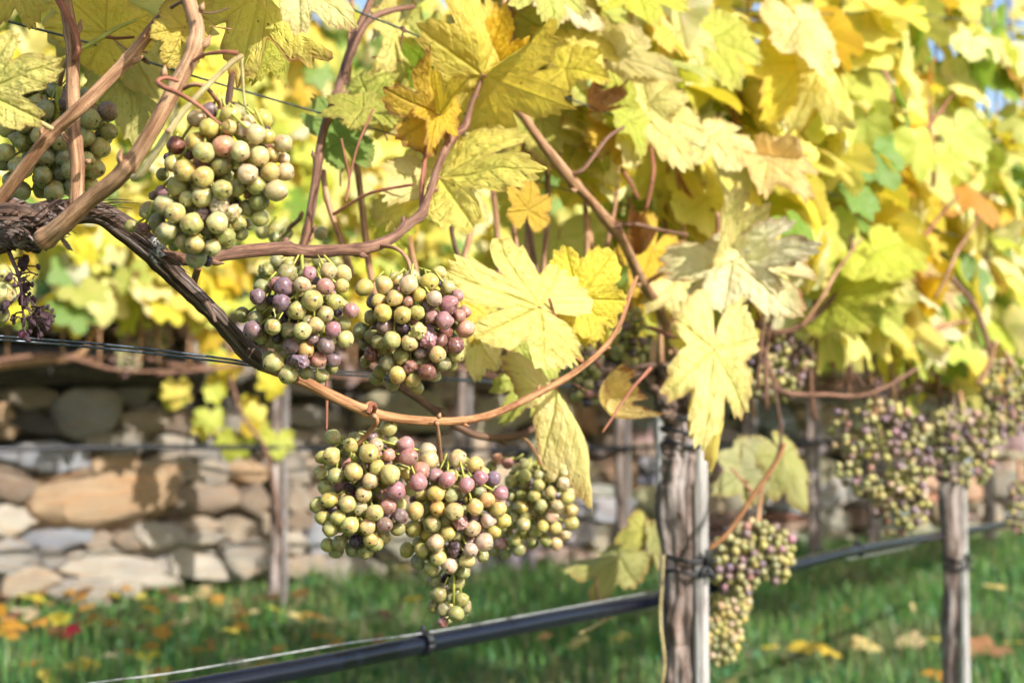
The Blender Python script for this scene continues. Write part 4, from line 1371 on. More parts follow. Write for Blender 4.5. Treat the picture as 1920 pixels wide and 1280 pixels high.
bunch('lower middle grape bunch of pink and amber berries with a long drooping tail', [(855, 935, 102, 80), (845, 1010, 80, 72), (840, 1120, 40, 56, .06)], 1.20,
      [(818, 790, 1.16), (822, 815, 1.17), (824, 840, 1.18), (830, 880, 1.19)], B5 + B5T, C4, 13.4, seed=25, cap=95, weights=[('o', 4), ('g', 3), ('p', 3), ('a', 2), ('u', 1)], stalk_w=8)
B6 = [(1135, 305, 36, 'n'), (1195, 330, 36, 'p'), (1100, 350, 35, 'o'), (1210, 430, 38, 'g'), (1290, 400, 42, 'g'), (1285, 680, 42, 'g'), (1275, 580, 38, 'a'), (1300, 630, 36, 'o'), (1345, 515, 38, 'g'), (1370, 455, 36, 'g'), (1440, 405, 36, 'g'),
      (1510, 440, 42, 'l'), (1440, 495, 36, 'g'), (1385, 570, 38, 'g'), (1475, 570, 40, 'l'), (1535, 530, 44, 'g'), (1445, 635, 42, 'l'), (1395, 690, 36, 'g'), (1465, 700, 40, 'a'), (1555, 600, 40, 'a'), (1560, 670, 42, 'g'), (1520, 735, 40, 'l'),
      (1470, 790, 40, 'l'), (1410, 770, 36, 'o'), (1520, 390, 40, 'g'), (1370, 400, 36, 'o'), (1300, 340, 36, 'o'), (1160, 790, 38, 'p'), (1230, 770, 40, 'o'), (1180, 840, 40, 'o'), (1260, 820, 40, 'o'), (1120, 830, 36, 'o')]
bunch('lower right grape bunch of smaller softly blurred green berries', [(1010, 915, 78, 66), (990, 985, 70, 54)], 1.50,
      [(975, 818, 1.46), (990, 828, 1.47), (1005, 850, 1.48), (1015, 880, 1.49)], B6, C4, 13.6, seed=26, cap=80, weights=[('o', 6), ('g', 5), ('l', 2), ('u', 1)], stalk_w=7)
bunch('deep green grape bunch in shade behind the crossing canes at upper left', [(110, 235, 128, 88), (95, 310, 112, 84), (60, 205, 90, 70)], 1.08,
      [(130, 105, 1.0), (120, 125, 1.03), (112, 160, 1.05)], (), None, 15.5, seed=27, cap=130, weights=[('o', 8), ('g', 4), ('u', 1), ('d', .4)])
bunch('few pale green berries cut off by the left edge', [(-18, 548, 46, 62)], .95, [(-40, 470, .97), (-34, 490, .96), (-28, 505, .955)], [(4, 514, 20, 'g'), (7, 551, 24, 'g'), (-4, 588, 22, 'o'), (-30, 535, 22, 'g')], (0, 0, 1), 15.5, seed=28, cap=30, weights=[('g', 5), ('o', 2)])
bunch('sparse olive berries behind the brown cane, left of the upright canes', [(515, 440, 44, 22), (600, 438, 26, 26)], 1.42, [(566, 400, 1.36), (560, 412, 1.38), (545, 425, 1.40)], (), None, 13.5, seed=29, cap=14, weights=[('o', 5), ('g', 3)], fill=.5)
bunch('small green berries peeping out behind the brown cane above the purple bunch', [(520, 505, 48, 32), (600, 500, 60, 36)], 1.34, [(585, 440, 1.36), (575, 460, 1.35), (560, 480, 1.34)], (), None, 13.5, seed=30, cap=30, weights=[('o', 5), ('g', 4), ('l', 1)])

# the dried bunch at the left edge
dt = thing('dried_grape_bunch', 'shrivelled black-purple dried grape stem hanging from the vine head', 'grapes', P(50, 630, .94))
ds = Tubes()
main = [(12, 462), (22, 485), (34, 515), (40, 545), (42, 575), (46, 605)]
ds.add([(P(x, y, .94), px_m(9 - i, .94) / 2) for i, (x, y) in enumerate(main)], seg=7, sub=5, rough=.3)
rd = random.Random(77)
ends = []
for (x, y, x2, y2) in ((24, 488, 46, 482), (28, 500, 72, 500), (34, 515, 70, 515), (36, 525, 60, 533), (36, 520, 18, 520), (40, 548, 8, 575), (42, 560, 70, 580), (42, 575, 72, 600), (44, 590, 40, 630), (45, 600, 52, 628), (42, 585, 24, 596),
                       (60, 575, 98, 582), (66, 582, 98, 600), (66, 585, 88, 615), (68, 588, 76, 628), (60, 580, 102, 592), (68, 580, 90, 574), (40, 555, 56, 550), (38, 535, 22, 548), (50, 560, 62, 605)):
    dd = .94 + rd.uniform(-.015, .015)
    mx, my = (x + x2) / 2 + rd.uniform(-6, 6), (y + y2) / 2 - rd.uniform(0, 8)
    ds.add([(P(x, y, .94), .0008), (P(mx, my, dd), .0006), (P(x2, y2, dd), .0005)], seg=5, sub=4)
    ends.append((x2, y2, dd))
    for k in range(3):
        a, b = lerp(x, x2, rd.uniform(.4, .95)), lerp(y, y2, rd.uniform(.4, .95))
        q = (a + rd.uniform(-12, 12), b + rd.uniform(2, 16), dd + rd.uniform(-.008, .008))
        ds.add([(P(a, b, dd), .0005), (P(*q), .0004)], seg=4, sub=2)
        if rd.random() < .6:
            ends.append(q)
put('rachis', ds.mesh('rachis', M_RAISIN), dt)
RAIS = [sphere('raisin', 12, 9, 90 + i, bump=.4, wrinkle=.3, squash=1.35, mat=M_RAISIN) for i in range(3)]
for (x, y, dd) in ends:
    r = px_m(rd.choice([3, 4, 5, 6.5, 8]) * (1.2 if x < 60 else .7), dd)
    m = Matrix.Translation(P(x, y, dd)) @ Matrix.Rotation(rd.uniform(0, 6), 4, 'Z') @ Matrix.Rotation(rd.uniform(-.6, .6), 4, 'X') @ Matrix.Diagonal((r, r, r, 1))
    put('dried_berry', rd.choice(RAIS), dt, m)
b = put('dried_berry', sphere('raisin', 14, 10, 95, bump=.2, wrinkle=.2, mat=mat_plain('wine_red_skin', (.16, .028, .055), .35)), dt, Matrix.Translation(P(41, 627, .935)) @ Matrix.Diagonal((.0026, .0026, .0032, 1)))
b['label'] = 'wine red half-dried berry at the tip'


# ================================================================== THE ROW GOING BACK TO THE RIGHT
ROWP = {1: Vector((.255, 2.20, 0)), 2: Vector((1.11, 3.60, 0)), 3: Vector((1.98, 5.0, 0)), 4: Vector((2.85, 6.4, 0)), 5: Vector((3.7, 7.8, 0))}
U = (ROWP[2] - ROWP[1]).normalized()
SIDE = Vector((U.y, -U.x, 0))          # the side of the row the camera and the sun are on

FILLW = [('yellow', 4.5), ('pale', 5), ('lime', 3), ('gold', 1.0), ('cream', 2), ('olive', .8), ('green', .5)]
KEEP = []     # pixel boxes (x0, y0, x1, y1, dmax): no filler leaf nearer than dmax may hang here


def blocked(J, L):
    x, y, d = proj(J - Vector((0, 0, L * .4)))
    r = L * .75 / d * FPX
    for (x0, y0, x1, y1, dm) in KEEP:
        if d < dm and x + r > x0 and x - r < x1 and y + r > y0 and y - r < y1:
            return True
    return False


for a, b in zip(((1262, 650, 2.05), (1205, 525, 1.84), (1140, 420, 1.70), (1062, 322, 1.61), (980, 222, 1.56), (935, 150, 1.55))[:-1], ((1205, 525, 1.84), (1140, 420, 1.70), (1062, 322, 1.61), (980, 222, 1.56), (935, 150, 1.55))):
    for t in (0, .33, .66, 1):
        x, y, dd = (lerp(a[k], b[k], t) for k in range(3))
        KEEP.append((x - 8, y - 8, x + 8, y + 8, dd + .03))
KEEP += [(-400, -200, 640, 1300, 5.5), (640, 430, 1180, 1300, 2.05), (560, 200, 900, 480, 1.4), (760, 60, 1060, 280, 1.45), (780, 240, 1020, 410, 1.45), (930, 130, 1270, 700, 1.72), (1180, 620, 1440, 1300, 2.6), (1270, 330, 1540, 860, 1.95),
         (1300, 960, 1900, 1300, 5.5), (1540, 740, 1900, 1300, 3.4), (1330, 610, 1720, 760, 2.5), (1180, 830, 1900, 1300, 3.0)]


def foliage_mesh(items):
    """many leaves (matrix, colour) as one mesh, coloured leaf by leaf"""
    Vv, Ff, Cc, nb = [], [], [], 0
    if not FOL_SRC:
        for me in LOW[:5]:
            FOL_SRC.append((np.array([v.co[:] for v in me.vertices]), [tuple(p.vertices) for p in me.polygons]))
    for n, (m, col) in enumerate(items):
        vv, ff = FOL_SRC[n % 5]
        A = np.array(m)
        Vv.append(vv @ A[:3, :3].T + A[:3, 3])
        Ff += [tuple(k + nb for k in f) for f in ff]
        nb += len(vv)
        Cc += [(*col, 1)] * len(vv)
    me = mesh_from('foliage', np.concatenate(Vv), Ff, [M_GRASS])
    at = me.attributes.new('gc', 'FLOAT_COLOR', 'POINT')
    at.data.foreach_set('color', np.array(Cc, 'f').ravel())
    return me


FOL_SRC = []


def shoots(vine, origins, height, lod, rnd, weights, per=.075, size=(.085, .13), side_bias=.55, sun=SIDE, lean=None, extra=1, cane_r=.0042, gap=.0, cane_mat=None, spread=.10, kmax=300, thin=0.0):
    """shoots rising from the cordon with leaves on alternate sides; returns the number of leaves"""
    cand = []
    for o in origins:
        h = rnd.uniform(*height)
        n = 7
        pts = []
        dirx = Vector((rnd.uniform(-1, 1), rnd.uniform(-1, 1), 0)) * spread
        ln = lean(rnd) if lean else Vector((0, 0, 0))
        for i in range(n + 1):
            t = i / n
            p = o + Vector((0, 0, h * t)) + dirx * t + ln * t * t + Vector((rnd.uniform(-.012, .012), rnd.uniform(-.012, .012), 0))
            pts.append((p, cane_r * (1 - .65 * t)))
        stem('cane', vine, pts, cane_mat or rnd.choice([M_CANE, M_CANE2, M_CANE]), seg=8 if lod == 'hi' else 5, sub=5 if lod == 'hi' else 2, nodes=.09 if lod == 'hi' else 0, seed=rnd.randint(0, 50))
        m = max(2, int(h / per))
        for k in range(m):
            t = (k + rnd.random() * .6) / m
            if t < gap or (thin and t > .5 and rnd.random() < thin):
                continue
            i = min(n - 1, int(t * n))
            b = pts[i][0].lerp(pts[i + 1][0], t * n - i)
            for e in range(extra):
                s = 1 if rnd.random() < side_bias + .2 else -1
                out = (sun * s + U * rnd.uniform(-.8, .8) + Vector((0, 0, rnd.uniform(-.3, .5)))).normalized()
                J = b + out * rnd.uniform(.03, .11)
                L = rnd.uniform(*size) * (1 - .3 * t)
                if blocked(J, L):
                    continue
                yax = Vector((0, 0, -1)) * rnd.uniform(.35, 1.1) + out * rnd.uniform(.1, .9) + Vector((rnd.uniform(-.6, .6), rnd.uniform(-.6, .6), 0))
                nrm = out * rnd.uniform(.5, 1.0) + Vector((0, 0, rnd.uniform(.3, .9))) + Vector((rnd.uniform(-.5, .5), rnd.uniform(-.5, .5), rnd.uniform(-.3, .3)))
                d = (J - CAM).dot(FWD)
                me = rnd.choice(HERO if d < 1.9 else (MID if d < 5.2 else LOW))
                key = pick(rnd, weights)
                x, y, _ = proj(J)
                seen = -150 < x < 2070 and -150 < y < 1430
                cand.append((not seen, d, len(cand), me, J, yax, nrm, L, tone(rnd, key), rnd.choice([0, .05, .15, .3, .45])))
    cand.sort(key=lambda c: c[:3])
    for c in cand[:kmax]:
        add_leaf(vine, *c[3:])
    if len(cand) > kmax:
        f = put('foliage', foliage_mesh([(leaf_matrix(c[4], c[5], c[6], c[7]), c[8]) for c in cand[kmax:]]), vine)
        f['kind'] = 'stuff'
    return len(cand)


def row_origin(i0, i1, t, rnd, z=.86):
    a, b = (ROWP[i0], ROWP[i1])
    p = a.lerp(b, t)
    return Vector((p.x + rnd.uniform(-.06, .06), p.y + rnd.uniform(-.04, .04), z + rnd.uniform(-.05, .05)))


def stake(loc, h, r, label, lean=(0, 0), mat=None):
    t = Tubes()
    t.add([(Vector((loc[0], loc[1], -.1)), r), (Vector((loc[0] + lean[0] * .5, loc[1] + lean[1] * .5, h * .5)), r * .98), (Vector((loc[0] + lean[0], loc[1] + lean[1], h)), r * .96)], seg=8, sub=10, rough=.06, seed=int(loc[0] * 50))
    me = mesh_from('wooden_stake', [v - Vector((loc[0], loc[1], 0)) for v in t.v], t.f, [mat or M_STAKE], False)
    at = me.attributes.new('tc', 'FLOAT_VECTOR', 'POINT')
    at.data.foreach_set('vector', np.array(t.t, 'f').ravel())
    o = put('wooden_stake', me)
    o.location = (loc[0], loc[1], 0)
    return tag(o, label, 'stake', 'stakes of the vineyard')


def tie(center, a, b, label, dz=.0, loops=2, knot=True):
    """black rubber band round a trunk and its stake; a, b half widths"""
    tb = Tubes()
    for k in range(loops):
        pts = []
        z = center.z + (k - (loops - 1) / 2) * .022
        for i in range(25):
            an = 2 * math.pi * i / 24
            pts.append((Vector((center.x + a * math.cos(an), center.y + b * math.sin(an), z + .004 * math.sin(an * 2 + k))), .0032))
        tb.add(pts, seg=6, sub=1)
    if knot:
        c = center + Vector((a * .75, -b * .75, 0))
        for v in ((.0, -.01, .026), (.012, -.01, -.018), (-.01, -.014, -.012), (.016, -.008, .012)):
            tb.add([(c - Vector(v) * .3, .005), (c + Vector(v), .003)], seg=6, sub=2)
    return tag(put('vine_tie', tb.mesh('vine_tie', M_TIE)), label, 'tie')


# vine 1 with its stake
r1 = random.Random(51)
b1 = P(1270, 1000, 2.2)
V1 = thing('grapevine', 'grapevine with the thick grey-brown trunk in the middle of the picture', 'vine', (b1.x, b1.y, 0), 'grapevines of the front row')
stem('trunk', V1, [(Vector((b1.x + .004, b1.y, -.05)), .027)] + pxpath([(1277, 1280, 2.2, 60), (1275, 1180, 2.2, 56), (1276, 1080, 2.2, 54), (1270, 1000, 2.2, 62), (1266, 930, 2.2, 66), (1272, 870, 2.2, 62), (1274, 840, 2.2, 72), (1274, 812, 2.2, 60),
                                                                            (1268, 770, 2.2, 62), (1262, 730, 2.2, 58), (1268, 695, 2.2, 46), (1275, 675, 2.2, 26)]), M_TRUNK, seg=40, sub=16, ridge=.30, rough=.36, seed=9)
for k, (x, y, x2, y2, w) in enumerate(((1262, 770, 1232, 735, 34), (1270, 745, 1300, 700, 34), (1258, 730, 1238, 690, 30), (1278, 770, 1304, 742, 28), (1262, 790, 1240, 772, 24))):
    stem('knot', V1, pxpath([(x, y, 2.19, w), ((x + x2) / 2, (y + y2) / 2 - 4, 2.17, w * 1.1), (x2, y2, 2.16, w * .55)]), M_BARK, seg=20, sub=8, ridge=.35, rough=.4, seed=60 + k)
cane(V1, [(1262, 700, 2.2, 32), (1230, 690, 2.18, 26), (1190, 698, 2.15, 24), (1150, 706, 2.1, 22), (1120, 705, 2.06, 16)], M_BARK, name='arm', seg=14, nodes=0, ridge=.15, seed=3)
cane(V1, [(1265, 740, 2.2, 30), (1225, 728, 2.17, 24), (1205, 700, 2.15, 16)], M_BARK, name='arm', seg=12, nodes=0, ridge=.2, seed=6)
cane(V1, [(1275, 690, 2.2, 34), (1320, 650, 2.24, 32), (1370, 612, 2.3, 30), (1395, 598, 2.32, 24)], M_CANE2, name='arm', seg=14, nodes=0, ridge=.15, seed=8)
cane(V1, [(1268, 700, 2.18, 22), (1262, 650, 2.08, 20), (1240, 592, 1.98, 20), (1205, 525, 1.87, 21), (1170, 460, 1.78, 18), (1140, 420, 1.73, 22), (1100, 365, 1.68, 18), (1062, 322, 1.64, 22), (1020, 275, 1.61, 18), (980, 222, 1.59, 18), (945, 172, 1.58, 16), (934, 146, 1.57, 15), (932, 118, 1.57, 11), (940, 50, 1.58, 10), (955, -60, 1.6, 8)],
     M_CANE, seg=14, sub=10, nodes=.12, seed=12)
cane(V1, [(935, 152, 1.57, 16), (950, 140, 1.57, 14), (972, 162, 1.57, 9), (978, 158, 1.56, 6)], M_CANE2, name='tendril', nodes=0, seg=8)
cane(V1, [(1140, 425, 1.73, 8), (1190, 420, 1.74, 8), (1240, 432, 1.76, 7), (1290, 440, 1.78, 5)], M_CANE2, name='shoot', nodes=0, seg=8)
cane(V1, [(1066, 326, 1.64, 6), (1090, 320, 1.64, 8), (1115, 290, 1.65, 8), (1140, 258, 1.66, 8), (1170, 238, 1.67, 6)], M_CANE2, name='shoot', nodes=0, seg=8)
cane(V1, [(1215, 528, 1.87, 10), (1260, 500, 1.84, 9), (1300, 470, 1.82, 9), (1340, 455, 1.80, 7)], M_CANE, name='shoot', nodes=0, seg=8)
cane(V1, [(1350, 640, 2.15, 14), (1358, 580, 2.08, 14), (1355, 520, 2.0, 13), (1350, 460, 1.95, 12), (1345, 400, 1.92, 10)], M_CANE, seg=10, seed=14)
cane(V1, [(1216, 614, 1.8, 9), (1240, 622, 1.72, 9), (1280, 640, 1.66, 8), (1310, 658, 1.62, 8)], M_TENDRIL, name='petiole', nodes=0, seg=8)
cane(V1, [(1380, 600, 2.5, 16), (1410, 606, 2.5, 14), (1445, 622, 2.5, 12), (1480, 618, 2.5, 11), (1530, 590, 2.5, 10), (1575, 545, 2.5, 10), (1592, 490, 2.5, 9), (1598, 440, 2.5, 7)], M_CANE2, seg=9, seed=15)
cane(V1, [(1395, 600, 2.5, 13), (1430, 660, 2.5, 10), (1452, 715, 2.5, 10), (1480, 735, 2.5, 10), (1590, 742, 2.55, 9), (1660, 726, 2.56, 8), (1720, 690, 2.6, 7)], M_CANE2, seg=9, seed=16)
cane(V1, [(1452, 720, 2.38, 7), (1462, 800, 2.38, 7), (1460, 850, 2.38, 7), (1440, 900, 2.38, 8)], M_GREY_CANE, seg=8, seed=17)
cane(V1, [(1330, 1028, 2.1, 9), (1370, 990, 2.1, 10), (1410, 935, 2.1, 10), (1445, 880, 2.1, 10), (1470, 830, 2.1, 9)], M_ORANGE, seg=8, seed=18)
cane(V1, [(1415, 928, 2.1, 6), (1390, 900, 2.1, 5), (1370, 876, 2.1, 4)], M_TENDRIL, name='tendril', nodes=0, seg=6)
cane(V1, [(1244, 1040, 2.16, 5), (1242, 1085, 2.16, 5), (1238, 1160, 2.16, 6), (1246, 1240, 2.16, 6), (1240, 1290, 2.16, 5)], M_STALK, name='tendril', nodes=0, seg=6)
sloc = P(1312, 1060, 2.2)
stake((sloc.x, sloc.y - .012), .80, .0118, 'pale grey wooden stake tied to the thick trunk in the middle')
sl2 = P(1266, 1000, 2.42)
stake((sl2.x, sl2.y), .825, .013, 'short pale stake standing just behind the left edge of the thick trunk', lean=(-.022, 0))
tie(P(1288, 1058, 2.2), .036, .030, 'black double rubber tie round the thick trunk and its pale stake')
tie(P(1276, 806, 2.2), .030, .032, 'dark wire tie round the knotty top of the thick trunk', knot=False, loops=3)

# its leaves, the largest read one by one
hero(V1, LOBED, (1372, 490, 1.72), (1512, 586, 1.62), roll=-12, key='cream', brown=.35, sx=.95)
hero(V1, FLATLEAF, (1380, 495, 1.73), (1532, 452, 1.64), roll=24, key='cream', brown=.3, sx=.75)
hero(V1, HERO[3], (1362, 490, 1.75), (1350, 335, 1.70), roll=-38, key='pale', brown=.15, sx=.7, flip=True)
hero(V1, FLATLEAF, (1338, 655, 1.62), (1322, 840, 1.57), roll=8, key='cream', brown=.22, sx=.72)
hero(V1, DROOPY, (1340, 690, 1.66), (1396, 860, 1.62), roll=48, key='pale', brown=.2, sx=.4)
hero(V1, HERO[1], (1310, 655, 1.64), (1275, 600, 1.66), roll=-40, key='pale', brown=.15, sx=1.2)
hero(V1, HERO[6], (1275, 520, 1.95), (1310, 600, 1.9), roll=12, key='pale', brown=.1, sx=1.3)
hero(V1, HERO[0], (1225, 470, 1.95), (1190, 560, 1.9), roll=-18, key='gold', brown=.15, sx=1.0)
hero(V1, ROLLED, (1190, 470, 1.9), (1225, 500, 1.87), roll=0, key='brown', brown=.5, sx=.9)
hero(V1, ROLLED, (1115, 205, 1.68), (1060, 178, 1.66), roll=30, key='brown', brown=.6, sx=.8)
hero(V1, HERO[4], (1170, 240, 1.72), (1080, 275, 1.68), roll=10, key='gold', brown=.1, sx=1.0)
hero(V1, HERO[8], (1180, 225, 1.70), (1215, 300, 1.66), roll=-36, key='lime', brown=.12, sx=.9)
hero(V1, FLATLEAF, (1205, 215, 1.72), (1318, 330, 1.66), roll=14, key='pale', brown=.1, sx=1.0)
hero(V1, HERO[2], (1160, 200, 1.70), (1150, 120, 1.68), roll=-20, key='lime', sx=1.1)
hero(V1, HERO[5], (1215, 195, 1.73), (1300, 175, 1.70), roll=20, key='pale', sx=1.2)
hero(V1, LOBED, (1330, 255, 1.95), (1402, 330, 1.88), roll=-8, key='cream', brown=.2, sx=1.05)
hero(V1, HERO[7], (1440, 300, 2.0), (1535, 370, 1.92), roll=12, key='peach', brown=.25, sx=.9)
hero(V1, HERO[1], (1450, 310, 2.02), (1500, 262, 1.96), roll=-20, key='peach', brown=.1, sx=1.3)
hero(V1, FOLDED, (1535, 130, 2.1), (1605, 280, 2.02), roll=14, key='pale', brown=.08, sx=.7)
hero(V1, HERO[5], (1500, 40, 2.1), (1560, 130, 2.02), roll=-14, key='pale', brown=.08, sx=.9)
hero(V1, HERO[3], (1500, 120, 2.12), (1440, 235, 2.05), roll=-24, key='yellow', sx=1.1)
hero(V1, FLATLEAF, (1330, 75, 2.0), (1400, 180, 1.94), roll=8, key='lime', brown=.05, sx=1.1)
hero(V1, HERO[6], (1270, 60, 1.9), (1330, 130, 1.86), roll=-12, key='pale', sx=1.1)
hero(V1, HERO[0], (1190, -20, 1.75), (1230, 50, 1.7), roll=10, key='lime', brown=.05, sx=1.5)
hero(V1, HERO[2], (1560, 560, 2.5), (1680, 530, 2.42), roll=10, key='lime', brown=.1, sx=1.0)
hero(V1, HERO[4], (1640, 470, 2.5), (1700, 540, 2.42), roll=14, key='lime', brown=.05, sx=1.2)
hero(V1, DROOPY, (1468, 850, 2.5), (1530, 935, 2.45), roll=22, key='dull', brown=.1, sx=1.1)
hero(V1, HERO[5], (1440, 870, 2.5), (1424, 940, 2.46), roll=-18, key='dull', brown=.05, sx=1.2)
hero(V1, HERO[8], (1400, 880, 2.5), (1345, 925, 2.45), roll=18, key='dull', sx=1.1)
hero(V1, FOLDED, (1160, 1042, 2.32), (1048, 1080, 2.26), roll=30, key='dull', brown=.2, sx=.6)
hero(V1, DROOPY, (1205, 995, 2.36), (1180, 1050, 2.32), roll=-30, key='dull', brown=.25, sx=.95)
hero(V1, HERO[7], (1225, 1005, 2.36), (1236, 1065, 2.32), roll=10, key='dull', brown=.3, sx=.42)
for k, (x, y, x2, y2, dd) in enumerate(((1590, 260, 1560, 330, 2.5), (1640, 290, 1690, 370, 2.55), (1720, 270, 1740, 345, 2.6), (1770, 300, 1830, 330, 2.65), (1610, 370, 1640, 430, 2.5), (1800, 250, 1850, 330, 2.7), (1560, 440, 1590, 530, 2.5), (1490, 420, 1540, 470, 2.1))):
    hero(V1, MID[k], (x, y, dd), (x2, y2, dd - .03), roll=(-30, 20, -15, 35)[k % 4], key='green' if k % 3 == 1 else 'lime', sx=1.1)
cane(V1, [(1115, 1060, 2.3, 6), (1118, 1090, 2.3, 6), (1124, 1130, 2.3, 6), (1128, 1165, 2.3, 6), (1150, 1150, 2.3, 6), (1180, 1140, 2.3, 5)], M_CANE, name='shoot', nodes=0, seg=6)
cane(V1, [(1085, 1188, 2.3, 5), (1130, 1165, 2.3, 6), (1180, 1135, 2.3, 5)], M_STALK, name='shoot', nodes=0, seg=6)

for k in range(16):
    x, y = r1.uniform(1180, 1760), r1.uniform(180, 640)
    dd = 1.9 + (x - 1180) / 580 * .9
    a = r1.uniform(-.9, .9)
    ln = r1.uniform(120, 240) * 2 / dd
    cane(V1 if x < 1500 else V1, [(x, y, dd, 7), (x + ln * .3 * math.sin(a) + r1.uniform(-12, 12), y - ln * .35, dd, 8), (x + ln * .6 * math.sin(a), y - ln * .65, dd + .03, 7), (x + ln * math.sin(a), y - ln, dd + .05, 4)],
         r1.choice([M_CANE, M_CANE2, M_TENDRIL]), name='shoot', seg=7, sub=6)
# filler canopy of the front row, shoot by shoot
N0 = shoots(V0, [P(x, 640, d) for x, d in ((700, 1.55), (790, 1.62), (880, 1.68), (960, 1.75), (1040, 1.8), (1120, 1.9))], (.45, .75), 'hi', r1, FILLW, per=.06, gap=.30, extra=2, size=(.075, .115))
N1 = shoots(V1, [row_origin(1, 2, t, r1) for t in (-.34, -.28, -.22, -.16, -.1, -.05, .0, .05, .1, .14, .18, .22, .27, .32, .37, .42)], (.75, 1.15), 'hi', r1, FILLW, per=.064, gap=.10, extra=2, size=(.080, .125), thin=.38)
r2 = random.Random(52)
b2 = P(1784, 1000, 3.6)
W2 = [('yellow', 4), ('pale', 4), ('lime', 3), ('gold', 2), ('cream', 2.4), ('green', 1.4), ('peach', .6), ('orange', .3)]
V2 = thing('grapevine', 'second grapevine of the row, slim straight trunk near the right edge', 'vine', (b2.x, b2.y, 0), 'grapevines of the front row')
stem('trunk', V2, [(Vector((b2.x, b2.y, -.05)), .024)] + pxpath([(1783, 1280, 3.6, 34), (1784, 1160, 3.6, 34), (1786, 1060, 3.6, 36), (1782, 990, 3.6, 38), (1780, 930, 3.6, 42), (1786, 880, 3.6, 38), (1784, 820, 3.6, 36), (1778, 770, 3.6, 34), (1774, 720, 3.6, 30)]), M_TRUNK, seg=20, sub=10, ridge=.16, rough=.2, seed=19)
cane(V2, [(1778, 740, 3.6, 26), (1730, 725, 3.5, 22), (1680, 742, 3.4, 16), (1640, 748, 3.3, 12)], M_BARK, name='arm', nodes=0, seg=10)
cane(V2, [(1778, 740, 3.6, 26), (1830, 730, 3.75, 20), (1880, 742, 3.9, 16)], M_BARK, name='arm', nodes=0, seg=10)
cane(V2, [(1860, 690, 3.3, 9), (1840, 600, 3.3, 11), (1800, 540, 3.3, 11), (1760, 490, 3.3, 11), (1740, 440, 3.3, 9)], M_CANE2, seg=8)
cane(V2, [(1590, 540, 3.0, 6), (1610, 620, 3.0, 7), (1640, 690, 3.0, 7), (1660, 730, 3.0, 6)], M_GREY_CANE, seg=8)
cane(V2, [(1530, 560, 2.9, 6), (1570, 650, 2.9, 7), (1620, 725, 2.9, 7)], M_GREY_CANE, seg=8)
cane(V2, [(1730, 630, 3.0, 9), (1780, 610, 3.0, 9), (1815, 602, 3.0, 8)], M_CANE, seg=8)
cane(V2, [(1830, 720, 3.0, 10), (1855, 680, 3.0, 10), (1870, 640, 3.0, 9)], M_CANE, seg=8)
sl = P(1803, 1100, 3.6)
stake((sl.x, sl.y - .02), 1.02, .0115, 'slim pale stake tied to the second trunk near the right edge')
tie(P(1790, 1055, 3.6), .030, .030, 'black rubber tie round the second trunk near the right edge')
N2 = shoots(V2, [row_origin(1, 2, t, r2) for t in (.46, .51, .56, .61, .66, .71, .76, .81, .86, .91, .97, 1.03, 1.1, 1.18, 1.26, 1.36, 1.46)], (1.3, 1.95), 'mid', r2, W2, per=.098, gap=.02, extra=2, size=(.085, .13), thin=.52)
for i, lab in ((3, 'third grapevine of the row, mostly hidden in the leaves at the right edge'), (4, 'fourth grapevine of the row, beyond the right edge leaves'), (5, 'farthest grapevine of the front row')):
    rr = random.Random(50 + i)
    p = ROWP[i]
    v = thing('grapevine', lab, 'vine', p, 'grapevines of the front row')
    stem('trunk', v, [(p + Vector((0, 0, -.05)), .027), (p + Vector((.01, 0, .4)), .025), (p + Vector((0, .01, .86)), .026), (p + Vector((.02, .02, 1.0)), .012)], M_TRUNK, seg=12, sub=6, ridge=.15, rough=.2, seed=i)
    stake((p.x + .05, p.y - .02), 1.0, .012, ['slim pale stake of the third vine in the row', 'slim pale stake of the fourth vine in the row', 'slim pale stake of the farthest vine in the row'][i - 3])
    org = [p + U * t + Vector((rr.uniform(-.06, .06), rr.uniform(-.06, .06), .86)) for t in np.linspace(-.75, .75, 12)]
    shoots(v, org, (1.4, 2.0), 'mid' if i == 3 else 'low', rr, W2, per=.07, gap=.02, extra=1, size=(.085, .135), kmax=280, thin=.3)

# bunches on the vines further back
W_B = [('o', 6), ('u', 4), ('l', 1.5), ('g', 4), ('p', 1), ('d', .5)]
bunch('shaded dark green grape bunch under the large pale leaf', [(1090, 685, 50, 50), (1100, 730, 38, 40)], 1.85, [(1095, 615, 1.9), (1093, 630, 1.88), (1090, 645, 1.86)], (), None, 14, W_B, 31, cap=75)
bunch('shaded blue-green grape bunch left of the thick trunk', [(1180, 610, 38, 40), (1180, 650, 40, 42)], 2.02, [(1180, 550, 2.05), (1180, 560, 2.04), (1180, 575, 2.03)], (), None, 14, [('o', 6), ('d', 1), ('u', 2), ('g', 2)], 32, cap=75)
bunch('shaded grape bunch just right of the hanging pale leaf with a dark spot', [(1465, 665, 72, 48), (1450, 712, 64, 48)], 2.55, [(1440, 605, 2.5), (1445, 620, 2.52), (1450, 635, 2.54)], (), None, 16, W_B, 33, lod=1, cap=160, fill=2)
bunch('long blurred lilac-green grape bunch hanging between the two trunks', [(1645, 805, 104, 62), (1660, 875, 100, 76), (1690, 940, 66, 70)], 2.75, [(1640, 742, 2.6), (1640, 752, 2.7), (1640, 770, 2.74)], (), None, 16.5, W_B, 34, lod=1, cap=280, fill=3)
bunch('blurred pink-tinged grape bunch covering the top of the second trunk', [(1810, 810, 86, 58), (1805, 860, 72, 60)], 3.2, [(1800, 735, 3.3), (1802, 750, 3.28), (1805, 770, 3.24)], (), None, 16.5, W_B, 35, lod=1, cap=200, fill=2)
